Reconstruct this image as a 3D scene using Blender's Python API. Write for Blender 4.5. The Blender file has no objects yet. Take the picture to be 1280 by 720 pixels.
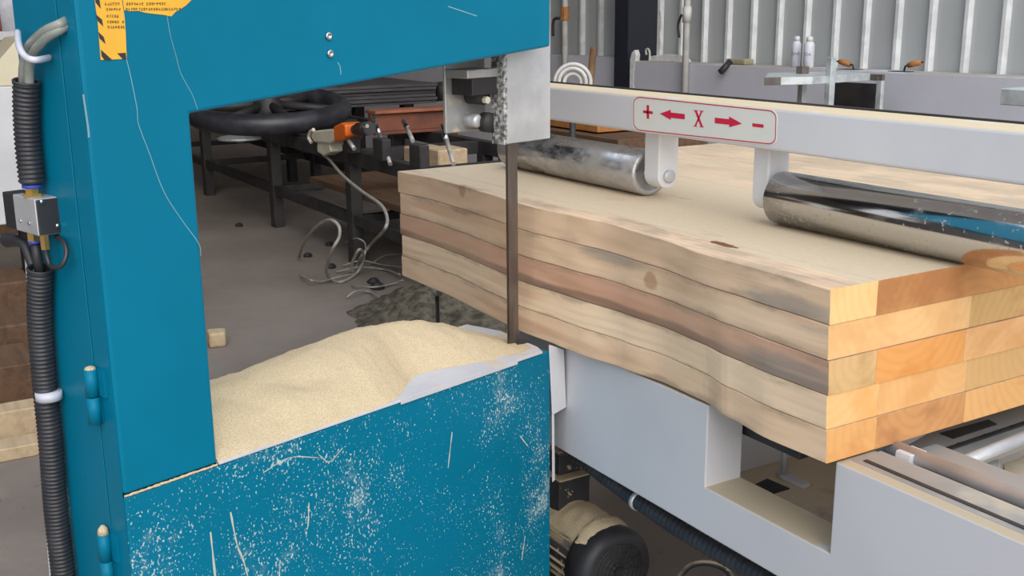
import bpy, bmesh, math, random
from mathutils import Vector, Matrix, noise
random.seed(7)
scene = bpy.context.scene
COL = scene.collection

# ------------------------------------------------------------------ camera model
FPX, PITCH, ROLL, AZ, CAMZ = 1371.66, 0.245313, -0.0081765, 1.027111, 1.6
O = Vector((0, 0, CAMZ))
RT = Vector((math.cos(AZ), math.sin(AZ), 0)); FH = Vector((-math.sin(AZ), math.cos(AZ), 0)); UP = Vector((0, 0, 1))
FWD = FH * math.cos(PITCH) - UP * math.sin(PITCH)
DWN = -(FH * math.sin(PITCH) + UP * math.cos(PITCH))
XI = RT * math.cos(ROLL) - DWN * math.sin(ROLL)
YI = RT * math.sin(ROLL) + DWN * math.cos(ROLL)
def ray(x, y): return XI * ((x - 640) / FPX) + YI * ((y - 360) / FPX) + FWD
def atz(x, y, z): d = ray(x, y); return O + d * ((z - CAMZ) / d.z)
def aty(x, y, yy): d = ray(x, y); return O + d * (yy / d.y)
def atx(x, y, xx): d = ray(x, y); return O + d * (xx / d.x)
def atpl(x, y, p, n): d = ray(x, y); return O + d * ((p - O).dot(n) / d.dot(n))
# machine frame: s along the front face, t into the machine, z up
A0 = Vector((-1.95, 0.523, 0)); SD = Vector((-0.278, 0.961, 0)).normalized(); TD = Vector((-SD.y, SD.x, 0))
def M(s, t, z): return A0 + SD * s + TD * t + UP * z
def F(x, y, t=0.0): return atpl(x, y, A0 + TD * t, TD)          # picture point on the plane t
def S(x, y, s=-0.19): return atpl(x, y, A0 + SD * s, SD)        # picture point on the plane s
def loc(p): v = p - A0; return (v.dot(SD), v.dot(TD), p.z)

# ------------------------------------------------------------------ materials
def new_mat(name):
    m = bpy.data.materials.new(name); m.use_nodes = True
    nt = m.node_tree; nt.nodes.clear()
    out = nt.nodes.new('ShaderNodeOutputMaterial'); b = nt.nodes.new('ShaderNodeBsdfPrincipled')
    nt.links.new(b.outputs[0], out.inputs[0])
    return m, nt, b
def N(nt, t, **kw):
    n = nt.nodes.new(t)
    for k, v in kw.items(): setattr(n, k, v)
    return n
def put(nt, sock, v):
    if hasattr(v, 'is_output') or isinstance(v, bpy.types.NodeSocket): nt.links.new(v, sock)
    else: sock.default_value = v
def math_(nt, op, a, b=0.0, c=None, clamp=False):
    n = N(nt, 'ShaderNodeMath', operation=op, use_clamp=clamp)
    put(nt, n.inputs[0], a); put(nt, n.inputs[1], b)
    if c is not None: put(nt, n.inputs[2], c)
    return n.outputs[0]
def mix_(nt, f, a, b):
    n = N(nt, 'ShaderNodeMix', data_type='RGBA')
    put(nt, n.inputs[0], f); put(nt, n.inputs[6], a); put(nt, n.inputs[7], b)
    return n.outputs[2]
def ramp_(nt, v, lo, hi):
    n = N(nt, 'ShaderNodeMapRange'); n.interpolation_type = 'SMOOTHSTEP'
    put(nt, n.inputs[0], v); n.inputs[1].default_value = lo; n.inputs[2].default_value = hi
    return n.outputs[0]
def noise_(nt, vec, scale, detail=3, rough=0.55, dist=0):
    n = N(nt, 'ShaderNodeTexNoise'); put(nt, n.inputs['Vector'], vec)
    n.inputs['Scale'].default_value = scale; n.inputs['Detail'].default_value = detail
    n.inputs['Roughness'].default_value = rough; n.inputs['Distortion'].default_value = dist
    return n.outputs['Fac']
def coords(nt, scale=(1, 1, 1), kind='Object'):
    tc = N(nt, 'ShaderNodeTexCoord'); mp = N(nt, 'ShaderNodeMapping')
    nt.links.new(tc.outputs[kind], mp.inputs[0]); mp.inputs['Scale'].default_value = scale
    return mp.outputs[0]
def rgb(c): return (c[0], c[1], c[2], 1)
DUST = (0.66, 0.53, 0.35)
def mk(name, c1, c2=None, scale=8, rough=0.5, metal=0.0, bump=0.0, bscale=60, stretch=(1, 1, 1), dust=0.0, dust_scale=9, spec=0.5, dustcol=DUST, cast=0.0):
    m, nt, b = new_mat(name)
    v = coords(nt, stretch); c2 = c2 or tuple(x * 0.8 for x in c1)
    f = ramp_(nt, noise_(nt, v, scale, 4), 0.35, 0.68)
    col = mix_(nt, f, rgb(c1), rgb(c2)); r = rough; met = metal
    if dust > 0:                                                    # settled sawdust on what faces up
        g = N(nt, 'ShaderNodeNewGeometry'); sx = N(nt, 'ShaderNodeSeparateXYZ'); nt.links.new(g.outputs['Normal'], sx.inputs[0])
        up = ramp_(nt, sx.outputs[2], 0.25, 0.85)
        dn = ramp_(nt, noise_(nt, coords(nt), dust_scale, 4), 0.62 - 0.4 * dust, 0.78 - 0.4 * dust)
        k = math_(nt, 'MULTIPLY', up, dn)
        if cast:
            k2 = math_(nt, 'MULTIPLY', ramp_(nt, noise_(nt, coords(nt), dust_scale * 2.2, 5, 0.65), 0.66 - 0.25 * cast, 0.72 - 0.25 * cast), 0.85)
            k = math_(nt, 'MAXIMUM', k, k2)
        col = mix_(nt, k, col, rgb(dustcol)); r = math_(nt, 'MULTIPLY_ADD', k, 0.9 - rough, rough); met = math_(nt, 'MULTIPLY', math_(nt, 'SUBTRACT', 1.0, k), metal)
    put(nt, b.inputs['Base Color'], col); put(nt, b.inputs['Roughness'], r); put(nt, b.inputs['Metallic'], met)
    b.inputs['Specular IOR Level'].default_value = spec
    if bump:
        bn = N(nt, 'ShaderNodeBump'); bn.inputs['Strength'].default_value = bump; bn.inputs['Distance'].default_value = 0.01
        nt.links.new(noise_(nt, coords(nt, stretch), bscale, 4), bn.inputs['Height']); nt.links.new(bn.outputs[0], b.inputs['Normal'])
    return m

def blue_paint(name, specks):
    m, nt, b = new_mat(name)
    v = coords(nt)
    col = mix_(nt, ramp_(nt, noise_(nt, v, 3.5, 3), 0.3, 0.7), (0.0006, 0.172, 0.290, 1), (0.0006, 0.158, 0.262, 1))
    rough = 0.36
    if specks:
        dens = noise_(nt, coords(nt), 4.2, 3, 0.6)                   # where the dust sticks
        n1 = noise_(nt, coords(nt, (1, 1, 0.75)), 210, 2, 0.5)
        thr = math_(nt, 'SUBTRACT', math_(nt, 'MULTIPLY_ADD', dens, 0.6, n1), 0.945)
        fine = ramp_(nt, thr, 0.0, 0.05)
        n2 = noise_(nt, coords(nt, (1, 1, 0.16)), 70, 2, 0.5)
        strk = ramp_(nt, math_(nt, 'MULTIPLY_ADD', dens, 0.3, n2), 0.93, 0.97)
        cloud = math_(nt, 'MULTIPLY', ramp_(nt, dens, 0.56, 0.72), math_(nt, 'MULTIPLY', ramp_(nt, noise_(nt, coords(nt), 46, 5, 0.7), 0.45, 0.65), 0.5))
        k = math_(nt, 'MAXIMUM', math_(nt, 'MAXIMUM', math_(nt, 'MULTIPLY', fine, 0.8), math_(nt, 'MULTIPLY', strk, 0.6)), cloud)
        col = mix_(nt, k, col, (0.55, 0.66, 0.64, 1)); rough = math_(nt, 'MULTIPLY_ADD', k, 0.5, 0.38)
    put(nt, b.inputs['Base Color'], col); put(nt, b.inputs['Roughness'], rough); b.inputs['Specular IOR Level'].default_value = 0.16
    bn = N(nt, 'ShaderNodeBump'); bn.inputs['Strength'].default_value = 0.05; bn.inputs['Distance'].default_value = 0.01
    nt.links.new(noise_(nt, coords(nt), 14, 2), bn.inputs['Height']); nt.links.new(bn.outputs[0], b.inputs['Normal'])
    return m

def wood_mat():
    m, nt, b = new_mat('pine_wood')
    tc = N(nt, 'ShaderNodeTexCoord'); oi = N(nt, 'ShaderNodeObjectInfo')
    def attr(nm):
        a = N(nt, 'ShaderNodeAttribute', attribute_type='OBJECT', attribute_name=nm); return a
    P = tc.outputs['Object']
    off = N(nt, 'ShaderNodeVectorMath', operation='SCALE'); off.inputs[0].default_value = (31.0, 17.0, 23.0); nt.links.new(oi.outputs['Random'], off.inputs['Scale'])
    ad = N(nt, 'ShaderNodeVectorMath', operation='ADD'); nt.links.new(P, ad.inputs[0]); nt.links.new(off.outputs[0], ad.inputs[1])
    Q = ad.outputs[0]
    def mapped(sc):
        mp = N(nt, 'ShaderNodeMapping'); nt.links.new(Q, mp.inputs[0]); mp.inputs['Scale'].default_value = sc; return mp.outputs[0]
    # growth rings round the pith
    pith = attr('pith'); sub = N(nt, 'ShaderNodeVectorMath', operation='SUBTRACT'); nt.links.new(P, sub.inputs[0]); nt.links.new(pith.outputs['Vector'], sub.inputs[1])
    ml = N(nt, 'ShaderNodeVectorMath', operation='MULTIPLY'); nt.links.new(sub.outputs[0], ml.inputs[0]); ml.inputs[1].default_value = (0.012, 1, 1)
    ln = N(nt, 'ShaderNodeVectorMath', operation='LENGTH'); nt.links.new(ml.outputs[0], ln.inputs[0])
    r = math_(nt, 'MULTIPLY_ADD', noise_(nt, mapped((1.4, 7, 7)), 1.0, 3), 0.035, ln.outputs['Value'])
    ring = math_(nt, 'MULTIPLY_ADD', math_(nt, 'SINE', math_(nt, 'MULTIPLY', r, 300.0)), 0.5, 0.5)
    ring = math_(nt, 'MULTIPLY', ring, ring)
    grain = noise_(nt, mapped((2.2, 60, 60)), 1.0, 4, 0.6)
    broad = noise_(nt, mapped((1.1, 11, 16)), 1.0, 3, 0.5)
    g = N(nt, 'ShaderNodeNewGeometry'); sx = N(nt, 'ShaderNodeSeparateXYZ'); nt.links.new(g.outputs['True Normal'], sx.inputs[0])
    isend = ramp_(nt, math_(nt, 'ABSOLUTE', sx.outputs[0]), 0.6, 0.8)
    top = ramp_(nt, sx.outputs[2], 0.6, 0.8)
    long_c = attr('tone').outputs['Color']; end_c = attr('end_tone').outputs['Color']; end_d = attr('end_dark').outputs['Color']
    lc = mix_(nt, math_(nt, 'MULTIPLY', math_(nt, 'MULTIPLY', ring, ramp_(nt, noise_(nt, mapped((1.5, 9, 9)), 1.3, 2), 0.3, 0.7)), 0.22), long_c, (0.42, 0.25, 0.13, 1))
    lc = mix_(nt, math_(nt, 'MULTIPLY', ramp_(nt, broad, 0.5, 0.72), 0.55), lc, (0.50, 0.27, 0.15, 1))
    lc = mix_(nt, math_(nt, 'MULTIPLY', ramp_(nt, grain, 0.5, 0.8), 0.3), lc, (0.62, 0.46, 0.29, 1))
    stain = ramp_(nt, math_(nt, 'ADD', noise_(nt, mapped((1.6, 9, 13)), 1.3, 4, 0.6), attr('stain').outputs['Fac']), 0.62, 0.85)
    lc = mix_(nt, math_(nt, 'MULTIPLY', stain, 0.6), lc, (0.25, 0.215, 0.18, 1))
    szc = N(nt, 'ShaderNodeSeparateXYZ'); nt.links.new(P, szc.inputs[0])
    ez = math_(nt, 'ABSOLUTE', math_(nt, 'SUBTRACT', szc.outputs[2], 0.033))
    ezm = math_(nt, 'MULTIPLY', ramp_(nt, math_(nt, 'MULTIPLY_ADD', noise_(nt, mapped((2.6, 5, 9)), 1.6, 4, 0.65), 0.075, ez), 0.060, 0.080), 0.55)
    lc = mix_(nt, ezm, lc, (0.20, 0.165, 0.13, 1))
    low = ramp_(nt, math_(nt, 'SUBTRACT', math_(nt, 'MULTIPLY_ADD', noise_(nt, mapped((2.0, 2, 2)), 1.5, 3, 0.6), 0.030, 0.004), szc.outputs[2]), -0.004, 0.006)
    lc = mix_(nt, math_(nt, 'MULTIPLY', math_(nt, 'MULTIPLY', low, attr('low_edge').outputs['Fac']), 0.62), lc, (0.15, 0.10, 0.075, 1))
    patchy = ramp_(nt, noise_(nt, mapped((2.1, 3, 6)), 1.1, 2, 0.5), 0.35, 0.7)
    lc = mix_(nt, math_(nt, 'MULTIPLY', patchy, 0.35), lc, (0.70, 0.50, 0.33, 1))
    # a knot and a grey patch at a place of their own
    sp = N(nt, 'ShaderNodeSeparateXYZ'); nt.links.new(P, sp.inputs[0])
    def spot(nm, ex):
        a = attr(nm); s = N(nt, 'ShaderNodeSeparateXYZ'); nt.links.new(a.outputs['Vector'], s.inputs[0])
        dx = math_(nt, 'MULTIPLY', math_(nt, 'SUBTRACT', sp.outputs[0], s.outputs[0]), ex)
        dz = math_(nt, 'SUBTRACT', sp.outputs[2], s.outputs[1])
        d = math_(nt, 'SQRT', math_(nt, 'ADD', math_(nt, 'MULTIPLY', dx, dx), math_(nt, 'MULTIPLY', dz, dz)))
        d = math_(nt, 'MULTIPLY_ADD', noise_(nt, mapped((9, 20, 30)), 1.0, 3, 0.6), 0.026, math_(nt, 'ADD', d, -0.013))
        return math_(nt, 'SUBTRACT', s.outputs[2], d)
    kd = spot('knot', 0.9); pd = spot('patch', 0.17)
    lc = mix_(nt, math_(nt, 'MULTIPLY', ramp_(nt, pd, -0.008, 0.010), 0.6), lc, (0.27, 0.25, 0.22, 1))
    lc = mix_(nt, math_(nt, 'MULTIPLY', ramp_(nt, kd, -0.003, 0.006), 0.6), lc, (0.42, 0.21, 0.10, 1))
    # grey seam lines where boards weathered along their edges
    # end grain
    ec = mix_(nt, math_(nt, 'MULTIPLY', ring, 0.22), end_c, end_d)
    ec = mix_(nt, math_(nt, 'MULTIPLY', ramp_(nt, noise_(nt, mapped((6, 9, 12)), 1.0, 3), 0.45, 0.68), 0.75), ec, end_d)
    col = mix_(nt, isend, lc, ec)
    # settled sawdust on the uppermost faces
    dn = noise_(nt, mapped((3.0, 11, 1)), 1.0, 5, 0.62)
    edge = attr('front_y').outputs['Fac']
    nearx = ramp_(nt, sp.outputs[0], -0.30, 0.35)                                  # walked and swept at the near end
    ye = ramp_(nt, math_(nt, 'SUBTRACT', sp.outputs[1], edge), 0.0, 0.16)          # thinner next to the cut edge
    dm = ramp_(nt, math_(nt, 'ADD', dn, math_(nt, 'MULTIPLY_ADD', ye, math_(nt, 'MULTIPLY_ADD', nearx, 0.24, 0.16), math_(nt, 'MULTIPLY_ADD', nearx, -0.22, -0.04))), 0.40, 0.52)
    dm = math_(nt, 'MULTIPLY', math_(nt, 'MULTIPLY', dm, top), attr('dust').outputs['Fac'])
    dcol = mix_(nt, noise_(nt, mapped((30, 40, 30)), 2.0, 4), (0.60, 0.465, 0.315, 1), (0.72, 0.58, 0.41, 1))
    md = attr('mark'); ms = N(nt, 'ShaderNodeSeparateXYZ'); nt.links.new(md.outputs['Vector'], ms.inputs[0])
    mx = math_(nt, 'MULTIPLY', math_(nt, 'SUBTRACT', sp.outputs[0], ms.outputs[0]), 0.28); my = math_(nt, 'SUBTRACT', sp.outputs[1], ms.outputs[1])
    mdist = math_(nt, 'SQRT', math_(nt, 'ADD', math_(nt, 'MULTIPLY', mx, mx), math_(nt, 'MULTIPLY', my, my)))
    mk_ = math_(nt, 'MULTIPLY', top, ramp_(nt, math_(nt, 'SUBTRACT', ms.outputs[2], math_(nt, 'MULTIPLY_ADD', noise_(nt, mapped((24, 50, 1)), 1.0, 3), 0.03, mdist)), -0.002, 0.002))
    col = mix_(nt, dm, col, dcol)
    col = mix_(nt, mk_, col, (0.20, 0.085, 0.045, 1))
    nt.links.new(col, b.inputs['Base Color'])
    b.inputs['Roughness'].default_value = 0.75; b.inputs['Specular IOR Level'].default_value = 0.25
    bn = N(nt, 'ShaderNodeBump'); bn.inputs['Strength'].default_value = 0.25; bn.inputs['Distance'].default_value = 0.004
    nt.links.new(grain, bn.inputs['Height']); nt.links.new(bn.outputs[0], b.inputs['Normal'])
    return m

def chrome_mat(name, rough, amount, scale, dcol, most):
    m, nt, b = new_mat(name)
    n1 = noise_(nt, coords(nt, (0.55, 1, 1)), scale, 6, 0.7); n2 = noise_(nt, coords(nt), scale * 6, 3, 0.6)
    film = math_(nt, 'MULTIPLY', ramp_(nt, n1, 0.68 - 0.5 * amount, 0.95 - 0.35 * amount), most)
    fleck = math_(nt, 'MULTIPLY', ramp_(nt, math_(nt, 'MULTIPLY_ADD', n1, 0.5, n2), 0.90, 0.95), 0.75)
    k = math_(nt, 'MAXIMUM', film, fleck)
    put(nt, b.inputs['Base Color'], mix_(nt, k, (0.60, 0.60, 0.61, 1), rgb(dcol)))
    put(nt, b.inputs['Roughness'], math_(nt, 'MULTIPLY_ADD', k, 0.6, rough)); put(nt, b.inputs['Metallic'], math_(nt, 'SUBTRACT', 1.0, k))
    return m

MT = {}
MT['blue'] = blue_paint('blue_machine_paint', False)
MT['blue_dusty'] = blue_paint('blue_machine_paint_speckled', True)
MT['scratch'] = mk('pale_scratch', (0.22, 0.42, 0.48), rough=0.6)
MT['drip'] = mk('pale_glue_drip', (0.62, 0.62, 0.54), rough=0.6)
MT['white'] = mk('white_machine_paint', (0.70, 0.70, 0.72), (0.62, 0.62, 0.64), 3, 0.42, bump=0.03, bscale=20)
MT['white_dusty'] = mk('white_paint_under_sawdust', (0.68, 0.68, 0.71), (0.62, 0.62, 0.65), 2, 0.42, dust=1.0, dust_scale=7, bump=0.03, bscale=20)
MT['base_white'] = mk('grey_white_base_paint', (0.61, 0.605, 0.635), (0.56, 0.555, 0.585), 2, 0.42, dust=0.9, dust_scale=6, dustcol=(0.50, 0.41, 0.29))
MT['sheet'] = mk('white_table_sheet', (0.62, 0.62, 0.66), (0.55, 0.55, 0.6), 5, 0.35, dust=0.25, dust_scale=16)
MT['sawdust'] = mk('loose_sawdust', (0.80, 0.66, 0.45), (0.66, 0.50, 0.30), 330, 0.95, bump=0.6, bscale=420, spec=0.1)
MT['dirt'] = mk('dark_dirt', (0.16, 0.14, 0.105), (0.065, 0.056, 0.042), 22, 0.95, bump=0.7, bscale=40, spec=0.1)
MT['chrome'] = chrome_mat('dusty_chrome', 0.24, 0.62, 9, (0.27, 0.24, 0.195), 0.85)
MT['chrome_clean'] = chrome_mat('polished_chrome', 0.12, 0.34, 13, (0.40, 0.35, 0.27), 0.6)
MT['steel'] = mk('brushed_steel', (0.62, 0.63, 0.65), (0.50, 0.51, 0.53), 9, 0.42, 0.45, bump=0.06, bscale=80)
MT['steel_dusty'] = mk('steel_under_dust', (0.50, 0.50, 0.50), (0.38, 0.38, 0.38), 7, 0.42, 0.6, dust=0.6, dust_scale=18, cast=0.35, dustcol=(0.5, 0.44, 0.34))
MT['galv'] = mk('galvanised_steel', (0.74, 0.78, 0.78), (0.55, 0.60, 0.60), 14, 0.4, 0.45)
MT['blade'] = mk('saw_blade_steel', (0.26, 0.235, 0.22), (0.17, 0.15, 0.14), 16, 0.36, 0.85, stretch=(1, 1, 0.2))
MT['black'] = mk('black_rubber', (0.022, 0.022, 0.026), (0.034, 0.034, 0.038), 12, 0.5)
MT['hose'] = mk('black_corrugated_plastic', (0.026, 0.027, 0.033), (0.04, 0.04, 0.046), 20, 0.4)
MT['black_dusty'] = mk('black_paint_under_sawdust', (0.03, 0.031, 0.035), (0.045, 0.045, 0.05), 10, 0.45, dust=0.75, dust_scale=10, cast=0.3)
MT['dark_iron'] = mk('dark_iron', (0.032, 0.030, 0.032), (0.055, 0.05, 0.048), 7, 0.55, 0.2)
MT['wheel'] = mk('black_wheel_rim', (0.022, 0.023, 0.029), (0.045, 0.046, 0.055), 8, 0.4)
MT['red_iron'] = mk('red_oxide_steel', (0.26, 0.085, 0.045), (0.15, 0.06, 0.04), 5, 0.55)
MT['red_edge'] = mk('bright_red_edge', (0.42, 0.15, 0.08), (0.26, 0.09, 0.05), 7, 0.5)
MT['brass'] = mk('brass', (0.72, 0.47, 0.16), (0.6, 0.38, 0.14), 20, 0.28, 0.9)
MT['blue_ring'] = mk('blue_plastic', (0.05, 0.08, 0.5), rough=0.35)
MT['yellow'] = mk('yellow_vinyl', (0.83, 0.45, 0.035), (0.78, 0.41, 0.04), 9, 0.45)
MT['ink'] = mk('dark_ink', (0.03, 0.025, 0.03), rough=0.5)
MT['ink_brown'] = mk('faded_print', (0.26, 0.13, 0.025), rough=0.5)
MT['red_ink'] = mk('red_print', (0.62, 0.012, 0.06), (0.56, 0.012, 0.05), 10, 0.5)
MT['sign'] = mk('sign_white', (0.73, 0.73, 0.68), (0.70, 0.70, 0.66), 6, 0.4)
MT['orange'] = mk('orange_plastic', (0.85, 0.17, 0.02), rough=0.4)
MT['cream'] = mk('cream_plastic', (0.70, 0.66, 0.52), (0.6, 0.55, 0.42), 12, 0.5)
MT['grip'] = mk('orange_wooden_grip', (0.50, 0.21, 0.06), (0.36, 0.14, 0.04), 20, 0.5)
MT['speckled'] = mk('speckled_worn_steel', (0.10, 0.10, 0.10), (0.66, 0.66, 0.64), 95, 0.45, 0.2)
MT['machined'] = mk('grey_machined_steel', (0.40, 0.40, 0.395), (0.34, 0.335, 0.325), 5, 0.5, 0.3, dust=0.22, dust_scale=7, dustcol=(0.50, 0.44, 0.34))
MT['rust'] = mk('dull_brown_steel', (0.17, 0.14, 0.12), (0.11, 0.09, 0.08), 12, 0.6)
MT['stick'] = mk('brown_stick', (0.30, 0.17, 0.085), (0.2, 0.11, 0.06), 20, 0.7)
MT['clearcoat'] = mk('cloudy_tube', (0.55, 0.56, 0.50), (0.42, 0.45, 0.40), 30, 0.15)
nt = MT['clearcoat'].node_tree; nt.nodes['Principled BSDF'].inputs['Transmission Weight'].default_value = 0.5
MT['tie'] = mk('white_plastic_tie', (0.66, 0.66, 0.74), rough=0.4)
MT['pipe'] = mk('white_conduit', (0.66, 0.65, 0.62), (0.55, 0.52, 0.48), 9, 0.5)
MT['can'] = mk('white_spray_can', (0.76, 0.77, 0.84), rough=0.35)
MT['can_ink'] = mk('blue_grey_print', (0.14, 0.17, 0.30), rough=0.5)
MT['wire'] = mk('pale_cable', (0.36, 0.33, 0.29), (0.28, 0.26, 0.23), 20, 0.5)
MT['tarp'] = mk('dark_grey_sheet_pile', (0.06, 0.055, 0.06), (0.095, 0.085, 0.09), 4, 0.7, stretch=(1, 1, 9))
MT['plank'] = mk('pale_plank', (0.62, 0.47, 0.30), (0.5, 0.36, 0.22), 3, 0.75, stretch=(1, 9, 9))
MT['brown'] = mk('brown_timber', (0.16, 0.085, 0.045), (0.10, 0.055, 0.03), 3, 0.75, stretch=(1, 9, 9))
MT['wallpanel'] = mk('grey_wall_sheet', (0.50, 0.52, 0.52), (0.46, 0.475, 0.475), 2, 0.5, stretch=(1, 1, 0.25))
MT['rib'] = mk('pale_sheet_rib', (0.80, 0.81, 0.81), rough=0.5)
MT['plaster'] = mk('pale_plaster', (0.62, 0.61, 0.67), (0.58, 0.57, 0.62), 2.2, 0.8, dust=0.7, dust_scale=3, dustcol=(0.42, 0.38, 0.34))
MT['plaster_raw'] = mk('raw_plaster', (0.80, 0.79, 0.78), (0.68, 0.67, 0.66), 22, 0.9, bump=0.5, bscale=30)
MT['pillar'] = mk('dark_pillar_paint', (0.024, 0.026, 0.037), (0.029, 0.031, 0.043), 2, 0.6, spec=0.25)
MT['roof'] = mk('dark_roof_sheet', (0.20, 0.20, 0.21), rough=0.7)
MT['farwall'] = mk('far_wall_paint', (0.36, 0.33, 0.31), (0.28, 0.26, 0.25), 1.2, 0.8)
MT['wood'] = None
def floor_mat():
    m, nt, b = new_mat('dusty_concrete')
    v = coords(nt)
    c = mix_(nt, ramp_(nt, noise_(nt, v, 0.9, 5, 0.6), 0.35, 0.65), (0.205, 0.170, 0.145, 1), (0.265, 0.222, 0.19, 1))
    c = mix_(nt, math_(nt, 'MULTIPLY', ramp_(nt, noise_(nt, v, 2.7, 6, 0.7), 0.55, 0.75), 0.5), c, (0.33, 0.27, 0.20, 1))
    c = mix_(nt, math_(nt, 'MULTIPLY', ramp_(nt, noise_(nt, v, 11, 5, 0.7), 0.62, 0.72), 0.6), c, (0.11, 0.095, 0.085, 1))
    nt.links.new(c, b.inputs['Base Color']); b.inputs['Roughness'].default_value = 0.85
    bn = N(nt, 'ShaderNodeBump'); bn.inputs['Strength'].default_value = 0.25; bn.inputs['Distance'].default_value = 0.02
    nt.links.new(noise_(nt, v, 25, 5), bn.inputs['Height']); nt.links.new(bn.outputs[0], b.inputs['Normal'])
    return m
MT['floor'] = floor_mat()
MT['wood'] = wood_mat()

# ------------------------------------------------------------------ mesh helpers (all points are in the world)
def catmull(pts, n=10):
    pts = [Vector(p) for p in pts]; P = [2 * pts[0] - pts[1]] + pts + [2 * pts[-1] - pts[-2]]; out = []
    for i in range(1, len(P) - 2):
        p0, p1, p2, p3 = P[i - 1:i + 3]
        for k in range(n):
            u = k / n
            out.append(0.5 * ((2 * p1) + (p2 - p0) * u + (2 * p0 - 5 * p1 + 4 * p2 - p3) * u * u + (3 * p1 - p0 - 3 * p2 + p3) * u ** 3))
    out.append(pts[-1]); return out
def resample(pts, step):
    out = [pts[0].copy()]; acc = 0
    for a, b in zip(pts, pts[1:]):
        L = (b - a).length
        if L < 1e-9: continue
        d = step - acc
        while d <= L: out.append(a.lerp(b, d / L)); d += step
        acc = (acc + L) % step
    return out

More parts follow.
